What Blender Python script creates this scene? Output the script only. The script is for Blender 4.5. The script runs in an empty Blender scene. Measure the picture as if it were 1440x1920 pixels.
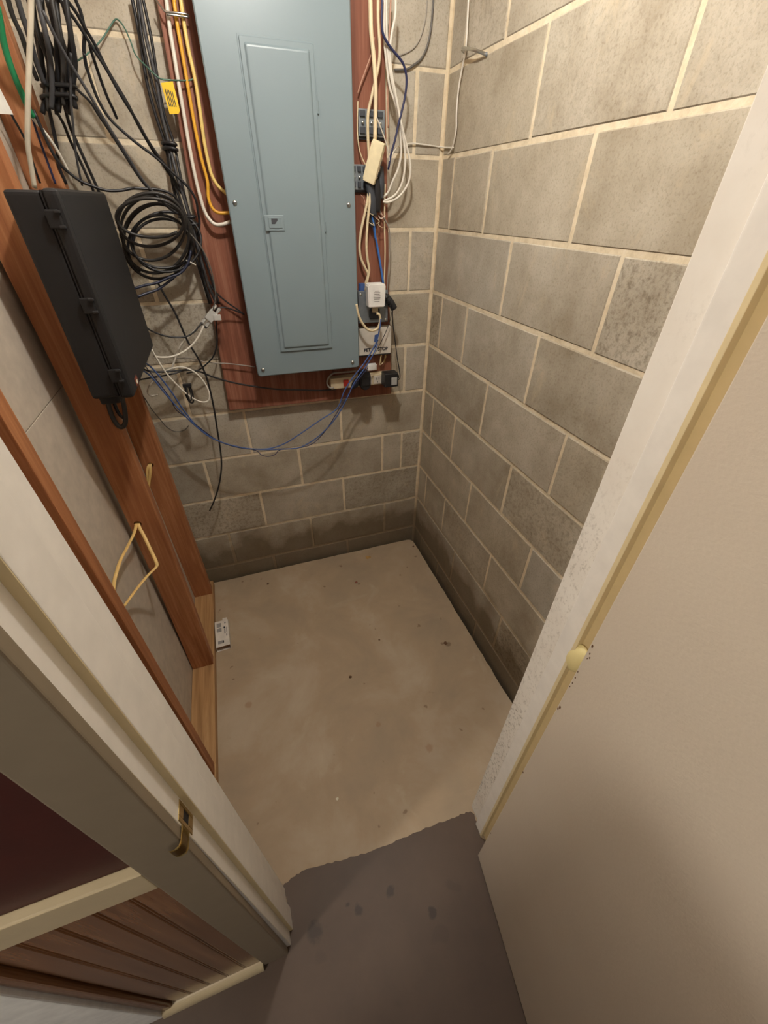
import bpy, bmesh, math, random
from mathutils import Vector, Matrix, noise
random.seed(7)
SC = bpy.context.scene
COL = SC.collection

# ---------------------------------------------------------------- camera
cam_d = bpy.data.cameras.new('camera'); cam = bpy.data.objects.new('camera', cam_d); COL.objects.link(cam)
cam_d.sensor_fit = 'VERTICAL'; cam_d.sensor_height = 24.0
cam_d.lens = 760.13 / 1920 * 24.0
cam_d.clip_start = 0.02
CR = [(0.9449, -0.3271, 0.0122), (-0.1887, -0.5748, -0.7962), (0.2675, 0.7500, -0.6049)]  # right, down, forward
m = Matrix((( CR[0][0], -CR[1][0], -CR[2][0]), (CR[0][1], -CR[1][1], -CR[2][1]), (CR[0][2], -CR[1][2], -CR[2][2])))
cam.matrix_world = Matrix.Translation((-0.79038, -1.67977, 1.57665)) @ m.to_4x4()
SC.camera = cam

# ---------------------------------------------------------------- world, lamps, exposure
w = bpy.data.worlds.new('world'); SC.world = w; w.use_nodes = True
w.node_tree.nodes['Background'].inputs[0].default_value = (1.0, .95, .89, 1)
w.node_tree.nodes['Background'].inputs[1].default_value = 0.26
def lamp(name, loc, power, col, size):
    d = bpy.data.lights.new(name, 'POINT'); d.energy = power; d.color = col; d.shadow_soft_size = size
    o = bpy.data.objects.new(name, d); o.location = loc; COL.objects.link(o); return o
lamp('closet_bulb', (-.57, -.89, 2.33), 29.0, (1.0, .965, .91), .03)
lamp('hall_lamp', (-2.35, -2.05, 2.2), 56.0, (1.0, .95, .87), .07)
SC.view_settings.view_transform = 'Standard'; SC.view_settings.look = 'None'
SC.view_settings.gamma = 1.0; SC.view_settings.use_curve_mapping = False
SC.view_settings.exposure = 0.12
CABLES = [
 ('coax_cable', 'black cable sweeping from upper left to the panel board, uppermost of the sweep', 'cable', None, 'black', 0.0038, [(-1.0023, -0.22, 1.9189), (-1.0023, -0.2067, 1.9081), (-0.9933, -0.1933, 1.8967), (-0.9824, -0.18, 1.878), (-0.9702, -0.1667, 1.8508), (-0.956, -0.1533, 1.8216), (-0.9445, -0.14, 1.7891), (-0.9329, -0.1267, 1.7627), (-0.9218, -0.1133, 1.7386), (-0.909, -0.1, 1.7037), (-0.8905, -0.0867, 1.6688), (-0.8755, -0.0733, 1.644), (-0.8573, -0.06, 1.5949)]),
 ('coax_cable', 'black cable running just under the uppermost sweeping cable', 'cable', None, 'black', 0.0038, [(-0.9912, -0.2, 1.925), (-0.9911, -0.1855, 1.9142), (-0.9826, -0.171, 1.9006), (-0.976, -0.1565, 1.8827), (-0.9668, -0.142, 1.8607), (-0.9563, -0.1275, 1.8233), (-0.934, -0.113, 1.772), (-0.9221, -0.0985, 1.7311), (-0.9026, -0.084, 1.6828), (-0.8874, -0.0695, 1.6564), (-0.8663, -0.055, 1.6155)]),
 ('coax_cable', "short steep black cable dropping at the bundle's right side", 'cable', None, 'black', 0.0038, [(-0.9739, -0.16, 1.9366), (-0.9785, -0.1543, 1.9228), (-0.9765, -0.1486, 1.91), (-0.9781, -0.1429, 1.8925), (-0.9815, -0.1371, 1.8784), (-0.9934, -0.1314, 1.8557), (-0.9991, -0.1257, 1.8352), (-1.0018, -0.12, 1.8222)]),
 ('coax_cable', 'grey black cable crossing diagonally in front of the tied bundle', 'cable', None, 'charcoal', 0.0034, [(-1.028, -0.28, 1.8745), (-1.0216, -0.264, 1.8393), (-1.0136, -0.248, 1.8103), (-1.0011, -0.232, 1.7773), (-0.9881, -0.216, 1.7396), (-0.9726, -0.2, 1.6985), (-0.9582, -0.184, 1.6637), (-0.9409, -0.168, 1.6198), (-0.9213, -0.152, 1.5916), (-0.8952, -0.136, 1.5603), (-0.8708, -0.12, 1.5457)]),
 ('coax_cable', 'black cable hugging the diagonal cable below the tied bundle', 'cable', None, 'black', 0.003, [(-1.035, -0.2, 1.7908), (-1.024, -0.1875, 1.7773), (-1.0077, -0.175, 1.7606), (-0.9984, -0.1625, 1.737), (-0.9873, -0.15, 1.7121), (-0.9691, -0.1375, 1.6683), (-0.9507, -0.125, 1.6242), (-0.9312, -0.1125, 1.593), (-0.9128, -0.1, 1.5659)]),
 ('coax_cable', 'black cable bowing down from the bundle to the board edge', 'cable', None, 'black', 0.0035, [(-0.9931, -0.15, 1.8439), (-0.9974, -0.1423, 1.8282), (-0.998, -0.1346, 1.7981), (-0.9942, -0.1269, 1.7658), (-0.9811, -0.1192, 1.737), (-0.9527, -0.1115, 1.7092), (-0.9283, -0.1038, 1.69), (-0.9, -0.0962, 1.6701), (-0.8685, -0.0885, 1.6413), (-0.8376, -0.0808, 1.6119), (-0.8221, -0.0731, 1.583), (-0.8221, -0.0654, 1.5539), (-0.8258, -0.0577, 1.521), (-0.8423, -0.05, 1.48)]),
 ('coax_cable', 'short black cable hanging free at mid wall left of the board', 'cable', None, 'black', 0.0035, [(-0.9809, -0.12, 1.863), (-0.9821, -0.108, 1.8482), (-0.981, -0.096, 1.8106), (-0.9784, -0.084, 1.7809), (-0.9748, -0.072, 1.7623), (-0.9733, -0.06, 1.7468)]),
 ('coax_cable', 'black cable dropping straight behind the bundle tie', 'cable', None, 'black', 0.004, [(-1.0647, -0.2, 1.8821), (-1.0725, -0.1912, 1.8496), (-1.0835, -0.1825, 1.806), (-1.0966, -0.1738, 1.7582), (-1.1021, -0.165, 1.735), (-1.1091, -0.1562, 1.705), (-1.1162, -0.1475, 1.6765), (-1.1279, -0.1388, 1.6445), (-1.1282, -0.13, 1.608)]),
 ('coax_cable', 'black cable falling from the tie to the case top', 'cable', None, 'black', 0.0035, [(-1.0659, -0.16, 1.8681), (-1.0712, -0.15, 1.8428), (-1.0752, -0.14, 1.8069), (-1.0918, -0.13, 1.7516), (-1.089, -0.12, 1.7228), (-1.0891, -0.11, 1.6964), (-1.0855, -0.1, 1.6656), (-1.0794, -0.09, 1.6123), (-1.0794, -0.08, 1.5863)]),
 ('coax_cable', "black cable running beside it to the case's far top corner", 'cable', None, 'black', 0.0038, [(-1.0706, -0.12, 1.7742), (-1.0755, -0.1133, 1.7545), (-1.0794, -0.1067, 1.7227), (-1.0778, -0.1, 1.6977), (-1.074, -0.0933, 1.6612), (-1.0676, -0.0867, 1.6081), (-1.0664, -0.08, 1.5865)]),
 ('coax_cable', 'thin charcoal cable hanging vertically through the tie', 'cable', None, 'charcoal', 0.0026, [(-1.0055, -0.25, 1.8245), (-1.0177, -0.235, 1.8019), (-1.0393, -0.22, 1.7555), (-1.054, -0.205, 1.7158), (-1.0675, -0.19, 1.681), (-1.0782, -0.175, 1.6441), (-1.0869, -0.16, 1.6049)]),
 ('data_cable', 'navy cable against the stud above the black case', 'cable', None, 'navy', 0.0026, [(-1.1343, -0.18, 1.7448), (-1.1395, -0.175, 1.7165), (-1.1421, -0.17, 1.6758), (-1.1436, -0.165, 1.6356), (-1.1452, -0.16, 1.6069)]),
 ('coax_cable', 'thin dark cable leaning over the bare stud at the left edge', 'cable', None, 'black', 0.0026, [(-1.1682, -0.22, 1.7462), (-1.1696, -0.2075, 1.7256), (-1.1653, -0.195, 1.686), (-1.1708, -0.1825, 1.6449), (-1.1755, -0.17, 1.608)]),
 ('coax_cable', 'black cable lying over the case top and entering the coil', 'cable', None, 'black', 0.0036, [(-1.1253, -0.2, 1.7384), (-1.1209, -0.1915, 1.674), (-1.1147, -0.1831, 1.6456), (-1.1061, -0.1746, 1.6322), (-1.0868, -0.1662, 1.6143), (-1.0634, -0.1577, 1.6044), (-1.0358, -0.1492, 1.5963), (-1.0027, -0.1408, 1.5971), (-0.9738, -0.1323, 1.6023), (-0.9447, -0.1238, 1.6018), (-0.9098, -0.1154, 1.6003), (-0.8802, -0.1069, 1.5904), (-0.8666, -0.0985, 1.5701), (-0.8617, -0.09, 1.5413)]),
 ('power_cable', 'thick off white cable hanging in front of the black bundle', 'cable', None, 'offwhite', 0.0052, [(-1.0259, -0.34, 1.8867), (-1.0335, -0.33, 1.8756), (-1.0545, -0.32, 1.8359), (-1.0744, -0.31, 1.8008), (-1.099, -0.3, 1.7555), (-1.1204, -0.29, 1.7155), (-1.1419, -0.28, 1.6728), (-1.1543, -0.27, 1.637), (-1.1671, -0.26, 1.5971)]),
 ('data_cable', 'glossy white cable curving past the stud to the black case', 'cable', None, 'white', 0.0034, [(-1.1339, -0.2, 1.7423), (-1.135, -0.1867, 1.7245), (-1.1237, -0.1733, 1.7018), (-1.1169, -0.16, 1.6785), (-1.1141, -0.1467, 1.6567), (-1.1131, -0.1333, 1.6348), (-1.1157, -0.12, 1.6085)]),
 ('ground_wire', 'thick green insulated ground wire at the upper left edge', 'wire', None, 'green', 0.0062, [(-1.1086, -0.26, 1.8784), (-1.1151, -0.2514, 1.8591), (-1.1236, -0.2429, 1.8352), (-1.1292, -0.2343, 1.8088), (-1.1314, -0.2257, 1.7804), (-1.1318, -0.2171, 1.7588), (-1.1317, -0.2086, 1.737), (-1.1303, -0.2, 1.7268)]),
 ('ground_wire', 'thin green wire slung from the wall to the yellow cables', 'wire', None, 'green_dull', 0.0018, [(-1.0264, -0.1, 1.8352), (-0.9981, -0.05, 1.862), (-0.9633, -0.02, 1.8926), (-0.9385, -0.012, 1.9165), (-0.9179, -0.01, 1.9326), (-0.9044, -0.02, 1.9195), (-0.8962, -0.03, 1.8934), (-0.891, -0.04, 1.8685), (-0.8682, -0.06, 1.8445), (-0.8478, -0.065, 1.8281), (-0.8272, -0.06, 1.8265), (-0.7881, -0.058, 1.8284), (-0.7705, -0.055, 1.8311), (-0.7569, -0.05, 1.8386)]),
 ('house_cable', 'white sheathed cable stapled down the board beside the panel', 'cable', None, 'white', 0.005, [(-0.7905, -0.048, 1.9827), (-0.7917, -0.0497, 1.9656), (-0.7968, -0.0514, 1.9221), (-0.7995, -0.0531, 1.8767), (-0.8024, -0.0548, 1.829), (-0.8055, -0.0565, 1.7684), (-0.8089, -0.0582, 1.6925), (-0.8095, -0.0598, 1.6286), (-0.8069, -0.0615, 1.5795), (-0.8046, -0.0632, 1.5579), (-0.7974, -0.0649, 1.5372), (-0.7826, -0.0666, 1.5214), (-0.7611, -0.0683, 1.5201), (-0.7346, -0.07, 1.5269)]),
 ('house_cable', 'deep yellow sheathed cable, middle of the three beside the panel', 'cable', None, 'yellow', 0.0045, [(-0.7747, -0.048, 1.9842), (-0.7745, -0.0498, 1.9673), (-0.7779, -0.0517, 1.9237), (-0.7789, -0.0535, 1.8828), (-0.7811, -0.0553, 1.8205), (-0.7835, -0.0572, 1.7484), (-0.7832, -0.059, 1.6764), (-0.7786, -0.0608, 1.6293), (-0.7806, -0.0627, 1.6086), (-0.785, -0.0645, 1.5836), (-0.7797, -0.0663, 1.5608), (-0.764, -0.0682, 1.5492), (-0.73, -0.07, 1.5495)]),
 ('house_cable', 'pale yellow sheathed cable nearest the grey panel', 'cable', None, 'yellow_pale', 0.0048, [(-0.7587, -0.048, 1.9858), (-0.7584, -0.0502, 1.9687), (-0.7614, -0.0524, 1.925), (-0.762, -0.0546, 1.8839), (-0.7598, -0.0568, 1.8315), (-0.7617, -0.059, 1.7808), (-0.7664, -0.0612, 1.7107), (-0.7658, -0.0634, 1.6651), (-0.7634, -0.0656, 1.638), (-0.7526, -0.0678, 1.6139), (-0.7273, -0.07, 1.592)]),
 ('wire_tie', 'twisted bare metal wire tied across the three sheathed cables', 'wire', None, 'steel', 0.0022, [(-0.8156, -0.05, 1.9649), (-0.8069, -0.06, 1.9518), (-0.7984, -0.066, 1.9428), (-0.7755, -0.068, 1.9428), (-0.7513, -0.066, 1.9429), (-0.7498, -0.062, 1.9396), (-0.7767, -0.066, 1.9389), (-0.7984, -0.066, 1.9386)]),
 ('data_cable', 'thin grey wire crossing the board from lower left to the panel', 'wire', None, 'grey', 0.002, [(-0.9997, -0.05, 1.1325), (-0.9478, -0.0513, 1.1285), (-0.8984, -0.0525, 1.1095), (-0.8264, -0.0537, 1.0996), (-0.738, -0.055, 1.0802)]),
 ('coax_cable', 'thin grey cable arcing from the coil down to the splitter', 'cable', None, 'grey_dark', 0.0022, [(-0.8725, -0.12, 1.5181), (-0.8547, -0.1167, 1.4972), (-0.8332, -0.1133, 1.4635), (-0.8203, -0.11, 1.414), (-0.8196, -0.1067, 1.3545), (-0.8249, -0.1033, 1.3233), (-0.8415, -0.1, 1.287)]),
 ('coax_cable', 'black cable from the splitter into the panel side', 'cable', None, 'black', 0.0024, [(-0.8355, -0.09, 1.2832), (-0.8252, -0.0825, 1.2911), (-0.7961, -0.075, 1.2899), (-0.7639, -0.0675, 1.2753), (-0.7424, -0.06, 1.2643)]),
 ('coax_cable', 'black cable from the board bundle running to the panel edge', 'cable', None, 'black', 0.0026, [(-0.843, -0.055, 1.3788), (-0.824, -0.055, 1.3394), (-0.7924, -0.055, 1.3043), (-0.7623, -0.055, 1.2796), (-0.7426, -0.055, 1.2616)]),
 ('coax_cable', 'black cable sagging from the case to the splitter', 'cable', None, 'black', 0.0026, [(-1.05, -0.15, 1.2659), (-1.0341, -0.1417, 1.2458), (-0.9938, -0.1333, 1.225), (-0.9476, -0.125, 1.2182), (-0.9174, -0.1167, 1.2275), (-0.8951, -0.1083, 1.2442), (-0.8809, -0.1, 1.2548)]),
 ('coax_cable', 'black drop cable curving off the splitter down along the board', 'cable', None, 'black', 0.0026, [(-0.8374, -0.07, 1.2663), (-0.8427, -0.0683, 1.2272), (-0.8528, -0.0667, 1.1745), (-0.8746, -0.065, 1.1336), (-0.9021, -0.0633, 1.1092), (-0.936, -0.0617, 1.0889), (-0.9778, -0.06, 1.0809)]),
 ('coax_cable', 'long black cable hanging lowest, with a bare cut end', 'cable', '', 'black', 0.0032, [(-0.98, -0.12, 1.3766), (-0.9716, -0.1183, 1.344), (-0.9542, -0.1167, 1.2848), (-0.9408, -0.115, 1.2018), (-0.9221, -0.1133, 1.1421), (-0.9109, -0.1117, 1.0718), (-0.9123, -0.11, 0.9715), (-0.9213, -0.1083, 0.8635), (-0.93, -0.1067, 0.7703), (-0.9439, -0.105, 0.6972), (-0.972, -0.1033, 0.6175), (-1.0074, -0.1017, 0.5466), (-1.0357, -0.1, 0.5001)]),
 ('coax_cable', 'white cable bowing from the splitter to the case corner', 'cable', None, 'white', 0.0032, [(-0.8804, -0.1, 1.2432), (-0.9, -0.1083, 1.2177), (-0.9263, -0.1167, 1.1926), (-0.9596, -0.125, 1.1731), (-0.9952, -0.1333, 1.1627), (-1.0268, -0.1417, 1.1643), (-1.051, -0.15, 1.172)]),
 ('coax_cable', 'white cable dropping steeply from the splitter', 'cable', None, 'white', 0.0032, [(-0.8982, -0.1, 1.2393), (-0.9311, -0.0967, 1.2154), (-0.9607, -0.0933, 1.1927), (-0.9812, -0.09, 1.1672), (-1.0056, -0.0867, 1.129), (-1.0305, -0.0833, 1.0897), (-1.0468, -0.08, 1.0637)]),
 ('coax_cable', 'white cable tied in a loose hanging loop under the case', 'cable', None, 'white', 0.0028, [(-1.049, -0.16, 1.1963), (-1.0426, -0.1562, 1.1663), (-1.0288, -0.1525, 1.1152), (-1.0078, -0.1487, 1.0717), (-0.9837, -0.145, 1.0335), (-0.9556, -0.1413, 1.0052), (-0.9283, -0.1375, 0.9985), (-0.9147, -0.1338, 1.0175), (-0.9183, -0.13, 1.0557), (-0.9397, -0.1262, 1.0982), (-0.9737, -0.1225, 1.1204), (-1.0131, -0.1187, 1.1193), (-1.0553, -0.115, 1.1022), (-1.0905, -0.1112, 1.075), (-1.1116, -0.1075, 1.0459), (-1.1071, -0.1038, 1.0286), (-1.0851, -0.1, 1.0286)]),
 ('coax_cable', 'black cable running level from the case across the board', 'cable', None, 'black', 0.003, [(-1.1034, -0.14, 1.1395), (-1.0812, -0.1318, 1.1208), (-1.035, -0.1236, 1.1121), (-0.9769, -0.1155, 1.1095), (-0.9328, -0.1073, 1.099), (-0.8893, -0.0991, 1.0713), (-0.8213, -0.0909, 1.0399), (-0.7478, -0.0827, 1.015), (-0.6697, -0.0745, 0.9931), (-0.5864, -0.0664, 0.9788), (-0.4992, -0.0582, 0.964), (-0.4303, -0.05, 0.958)]),
 ('coax_cable', 'black cable just below the level one, ending at the wall', 'cable', None, 'black', 0.0026, [(-1.1165, -0.14, 1.0984), (-1.0818, -0.12, 1.0955), (-1.0247, -0.1, 1.0944), (-0.9721, -0.08, 1.0999)]),
 ('network_cable', 'blue cable in a long sag, taking the steeper rise to the power strip', 'cable', None, 'blue', 0.0026, [(-1.0879, -0.16, 1.1662), (-1.0653, -0.1585, 1.1381), (-1.0458, -0.157, 1.095), (-1.0274, -0.1555, 1.0424), (-1.0095, -0.154, 0.981), (-0.9816, -0.1525, 0.9145), (-0.9384, -0.151, 0.8594), (-0.8791, -0.1495, 0.8173), (-0.8131, -0.148, 0.7916), (-0.7415, -0.1465, 0.7814), (-0.6753, -0.145, 0.7941), (-0.6059, -0.1435, 0.8283), (-0.5247, -0.142, 0.8725), (-0.4507, -0.1405, 0.9128), (-0.4182, -0.139, 0.9774), (-0.3829, -0.1375, 1.0268), (-0.3376, -0.136, 1.0741), (-0.3019, -0.1345, 1.1211), (-0.2797, -0.133, 1.1583), (-0.2666, -0.1315, 1.2048), (-0.2621, -0.13, 1.2357)]),
 ('network_cable', 'blue cable in a long sag, rising on the outer side of the pair', 'cable', None, 'blue', 0.0026, [(-1.0994, -0.165, 1.1432), (-1.0737, -0.1632, 1.1088), (-1.05, -0.1615, 1.0509), (-1.0206, -0.1597, 0.9848), (-0.9882, -0.1579, 0.9243), (-0.9461, -0.1562, 0.8675), (-0.8875, -0.1544, 0.8258), (-0.8225, -0.1526, 0.7979), (-0.7527, -0.1509, 0.7806), (-0.6791, -0.1491, 0.77), (-0.6133, -0.1474, 0.7682), (-0.5309, -0.1456, 0.8084), (-0.4582, -0.1438, 0.8759), (-0.4093, -0.1421, 0.9489), (-0.3755, -0.1403, 1.01), (-0.3299, -0.1385, 1.0638), (-0.294, -0.1368, 1.1131), (-0.2761, -0.135, 1.1488)]),
 ('network_cable', 'thin dark wire drooping in kinks along the blue pair', 'wire', None, 'navy', 0.0016, [(-1.0854, -0.158, 1.1501), (-1.0617, -0.1571, 1.0912), (-1.0414, -0.1562, 1.0347), (-1.0337, -0.1553, 0.9887), (-1.0076, -0.1544, 0.9545), (-0.9666, -0.1535, 0.9), (-0.9189, -0.1526, 0.8436), (-0.8601, -0.1517, 0.813), (-0.7942, -0.1508, 0.7827), (-0.777, -0.1499, 0.7598), (-0.7513, -0.149, 0.7475), (-0.7226, -0.1481, 0.752), (-0.7029, -0.1472, 0.768), (-0.6573, -0.1463, 0.7674), (-0.6021, -0.1454, 0.7653), (-0.5556, -0.1445, 0.7798), (-0.5017, -0.1436, 0.8297), (-0.4328, -0.1427, 0.925), (-0.397, -0.1418, 0.9761), (-0.3443, -0.1409, 1.0367), (-0.3172, -0.14, 1.0631)]),
 ('thin_wire_or_shadow', 'thin grey wire hooked between stud and wall below the case', 'wire', None, 'grey_dark', 0.0018, [(-1.1385, -0.12, 1.0571), (-1.1298, -0.1057, 1.0261), (-1.1214, -0.0914, 0.9739), (-1.1093, -0.0771, 0.9289), (-1.0994, -0.0629, 0.891), (-1.0783, -0.0486, 0.8613), (-1.0479, -0.0343, 0.8547), (-1.0277, -0.02, 0.8659)]),
 ('phone_cable', 'broad cream cable feeding the cream wall jack from above', 'cable', None, 'cream', 0.0062, [(-0.2826, -0.085, 2.0149), (-0.2816, -0.0858, 1.9829), (-0.2806, -0.0867, 1.9497), (-0.2734, -0.0875, 1.9007), (-0.269, -0.0883, 1.8487), (-0.2693, -0.0892, 1.7934), (-0.2713, -0.09, 1.7325)]),
 ('phone_cable', 'off white cable crossing behind the cream feed on the board', 'cable', None, 'cream', 0.0044, [(-0.2571, -0.075, 2.0198), (-0.2564, -0.0735, 1.9738), (-0.251, -0.072, 1.9255), (-0.2535, -0.0705, 1.8949), (-0.2627, -0.069, 1.8628), (-0.2754, -0.0675, 1.8239), (-0.2853, -0.066, 1.7896), (-0.2855, -0.0645, 1.7364), (-0.2821, -0.063, 1.6869), (-0.2821, -0.0615, 1.6413), (-0.2857, -0.06, 1.6005)]),
 ('phone_cable', 'white cable making the innermost loop against the block wall', 'cable', None, 'white', 0.0036, [(-0.2393, -0.08, 2.0203), (-0.241, -0.0775, 1.9837), (-0.2379, -0.075, 1.936), (-0.2282, -0.0725, 1.8859), (-0.2183, -0.07, 1.8492), (-0.2015, -0.0675, 1.8226), (-0.1856, -0.065, 1.789), (-0.1775, -0.0625, 1.7412), (-0.1732, -0.06, 1.7036), (-0.182, -0.0575, 1.6667), (-0.1988, -0.055, 1.6367), (-0.2124, -0.0525, 1.6088), (-0.234, -0.05, 1.5916)]),
 ('phone_cable', 'white cable making the middle loop against the block wall', 'cable', None, 'white', 0.0036, [(-0.238, -0.085, 2.0192), (-0.2346, -0.0827, 1.9544), (-0.2282, -0.0805, 1.9054), (-0.2166, -0.0782, 1.8645), (-0.2014, -0.0759, 1.8272), (-0.1851, -0.0736, 1.7822), (-0.1698, -0.0714, 1.7346), (-0.1615, -0.0691, 1.6905), (-0.1643, -0.0668, 1.6507), (-0.1754, -0.0645, 1.6204), (-0.1966, -0.0623, 1.5977), (-0.2298, -0.06, 1.5845)]),
 ('phone_cable', 'white cable making the widest loop against the block wall', 'cable', None, 'white', 0.0036, [(-0.2127, -0.09, 2.0204), (-0.2123, -0.0877, 1.984), (-0.2199, -0.0854, 1.9551), (-0.2245, -0.0831, 1.9154), (-0.2162, -0.0808, 1.8748), (-0.1987, -0.0785, 1.8214), (-0.1824, -0.0762, 1.7761), (-0.1614, -0.0738, 1.726), (-0.1454, -0.0715, 1.6843), (-0.1442, -0.0692, 1.6444), (-0.1608, -0.0669, 1.6137), (-0.1859, -0.0646, 1.5922), (-0.2153, -0.0623, 1.5818), (-0.2335, -0.06, 1.583)]),
 ('phone_cable', "grey pink wire hanging straight down the board's right edge", 'wire', None, 'pink', 0.0026, [(-0.2121, -0.05, 2.0302), (-0.2141, -0.05, 1.9826), (-0.2162, -0.05, 1.9325), (-0.2183, -0.05, 1.8687), (-0.2172, -0.05, 1.8125), (-0.2146, -0.05, 1.7653)]),
 ('phone_cable', 'navy cable bulging right of the white bunch beside the board', 'cable', None, 'navy', 0.0034, [(-0.2536, -0.1, 2.014), (-0.2538, -0.0975, 1.9688), (-0.2481, -0.095, 1.9449), (-0.2249, -0.0925, 1.9237), (-0.1995, -0.09, 1.9079), (-0.1833, -0.0875, 1.895), (-0.1729, -0.085, 1.8717), (-0.1723, -0.0825, 1.8448), (-0.1785, -0.08, 1.8132), (-0.1899, -0.0775, 1.7756), (-0.2016, -0.075, 1.733), (-0.2123, -0.0725, 1.7014), (-0.2197, -0.07, 1.6651)]),
 ('phone_cable', 'thin white wire slanting over the upper grey block', 'wire', None, 'white', 0.0018, [(-0.2695, -0.1, 1.7808), (-0.2535, -0.0925, 1.7592), (-0.2369, -0.085, 1.7343), (-0.2232, -0.0775, 1.707), (-0.2145, -0.07, 1.6757)]),
 ('phone_cable', 'thin tan wire crossing the bare board below the panel top', 'wire', None, 'pink', 0.002, [(-0.2628, -0.06, 1.9469), (-0.2684, -0.0575, 1.9219), (-0.2838, -0.055, 1.8902), (-0.3014, -0.0525, 1.8574), (-0.311, -0.05, 1.8353)]),
 ('phone_cable', 'thin cream wire bowing along the panel edge to the lower grey block', 'wire', None, 'cream', 0.0018, [(-0.3144, -0.06, 1.817), (-0.3173, -0.06, 1.7712), (-0.3167, -0.06, 1.7331), (-0.3106, -0.06, 1.705), (-0.2971, -0.06, 1.6802), (-0.2849, -0.06, 1.6702)]),
 ('phone_cable', 'cream cable hanging below the jack, left of the pair', 'cable', None, 'cream', 0.0044, [(-0.2867, -0.07, 1.6276), (-0.2889, -0.07, 1.5935), (-0.3006, -0.07, 1.5511), (-0.3147, -0.07, 1.5043), (-0.3215, -0.07, 1.4587), (-0.3166, -0.07, 1.4224), (-0.2994, -0.07, 1.3896), (-0.2916, -0.07, 1.3728), (-0.3001, -0.07, 1.3477), (-0.3087, -0.07, 1.3221)]),
 ('phone_cable', 'cream cable hanging below the jack, right of the pair', 'cable', None, 'cream', 0.0044, [(-0.2829, -0.075, 1.6208), (-0.2851, -0.075, 1.5796), (-0.2933, -0.075, 1.5222), (-0.2979, -0.075, 1.4619), (-0.2946, -0.075, 1.4225), (-0.289, -0.075, 1.3899), (-0.2933, -0.075, 1.365), (-0.304, -0.075, 1.3227)]),
 ('network_cable', 'bright blue cable running down the board behind the white adapter', 'cable', None, 'blue_bright', 0.004, [(-0.2768, -0.06, 1.5726), (-0.2695, -0.06, 1.5336), (-0.2619, -0.06, 1.4915), (-0.252, -0.06, 1.4525), (-0.2417, -0.06, 1.4037), (-0.2331, -0.06, 1.3614), (-0.2263, -0.06, 1.3175), (-0.2217, -0.06, 1.2904)]),
 ('network_cable', 'second blue strand twisted at the start of the bright blue run', 'cable', None, 'blue_bright', 0.0026, [(-0.2854, -0.07, 1.5796), (-0.2782, -0.07, 1.5512), (-0.267, -0.07, 1.5146), (-0.2632, -0.07, 1.4767)]),
 ('phone_cable', "cream wire running down the board's right edge", 'wire', None, 'cream', 0.0026, [(-0.2231, -0.05, 1.6294), (-0.2241, -0.05, 1.5659), (-0.2233, -0.05, 1.5062), (-0.2204, -0.05, 1.4433), (-0.2215, -0.05, 1.377), (-0.225, -0.05, 1.316)]),
 ('phone_cable', 'pale wire from the tape bundle to the wall beside the board', 'wire', None, 'grey', 0.0022, [(-0.2505, -0.06, 1.5871), (-0.2441, -0.0583, 1.5585), (-0.2241, -0.0567, 1.5336), (-0.2072, -0.055, 1.5033), (-0.2033, -0.0533, 1.4433), (-0.2075, -0.0517, 1.3768), (-0.2098, -0.05, 1.3064)]),
 ('phone_cable', 'white wire running level across the corner to the right wall', 'wire', None, 'white', 0.0022, [(-0.2058, -0.05, 1.6901), (-0.1898, -0.035, 1.7111), (-0.1662, -0.02, 1.7261), (-0.1207, -0.008, 1.7366), (-0.0626, -0.007, 1.7351), (-0.0087, -0.01, 1.7316), (-0.008, -0.0937, 1.7241), (-0.008, -0.0895, 1.7257)]),
 ('phone_cable', 'white wire hanging down the right wall from the metal strap', 'wire', None, 'white', 0.0026, [(-0.012, -0.1194, 2.0328), (-0.012, -0.127, 1.9739), (-0.014, -0.1345, 1.9272), (-0.01, -0.1171, 1.9046), (-0.01, -0.1028, 1.8577), (-0.01, -0.1024, 1.8058), (-0.01, -0.11, 1.7628), (-0.008, -0.0898, 1.7244), (-0.008, -0.0625, 1.7093)]),
 ('coax_cable', 'grey tube drawn as a cast cable shadow curving down the block wall right of the board', 'cable', None, 'grey_dark', 0.003, [(-0.067, -0.006, 2.0551), (-0.0679, -0.006, 2.0102), (-0.072, -0.006, 1.9788), (-0.0801, -0.006, 1.9516), (-0.0958, -0.006, 1.9286), (-0.1193, -0.006, 1.9137), (-0.1432, -0.006, 1.9031), (-0.1811, -0.006, 1.8993)]),  # grey tube laid on the wall in place of a cable's cast shadow
 ('thin_wire_or_shadow', 'thin grey tube drawn as a second, fainter cast shadow arcing above the first', 'wire', None, 'grey', 0.0013, [(-0.086, -0.004, 2.0537), (-0.0852, -0.004, 2.0242), (-0.0912, -0.004, 1.9932), (-0.1061, -0.004, 1.9627), (-0.1306, -0.004, 1.9426), (-0.1727, -0.004, 1.9276)]),  # paler tube for the second, fainter shadow arc on the wall
 ('adapter_cord', 'thin black cord hanging from the black plug to the lower adapter', 'cord', None, 'black', 0.002, [(-0.189, -0.06, 1.2798), (-0.1921, -0.0657, 1.2341), (-0.1909, -0.0714, 1.1967), (-0.1823, -0.0771, 1.1375), (-0.1758, -0.0829, 1.0865), (-0.1639, -0.0886, 1.0222), (-0.1626, -0.0943, 0.9948), (-0.1718, -0.1, 0.9886)]),
 ('adapter_cord', 'thin black cord slanting down across the white sign box', 'cord', None, 'black', 0.0014, [(-0.2016, -0.09, 1.2579), (-0.214, -0.0913, 1.2119), (-0.2356, -0.0925, 1.165), (-0.2601, -0.0938, 1.1231), (-0.2738, -0.095, 1.1021)]),
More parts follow.
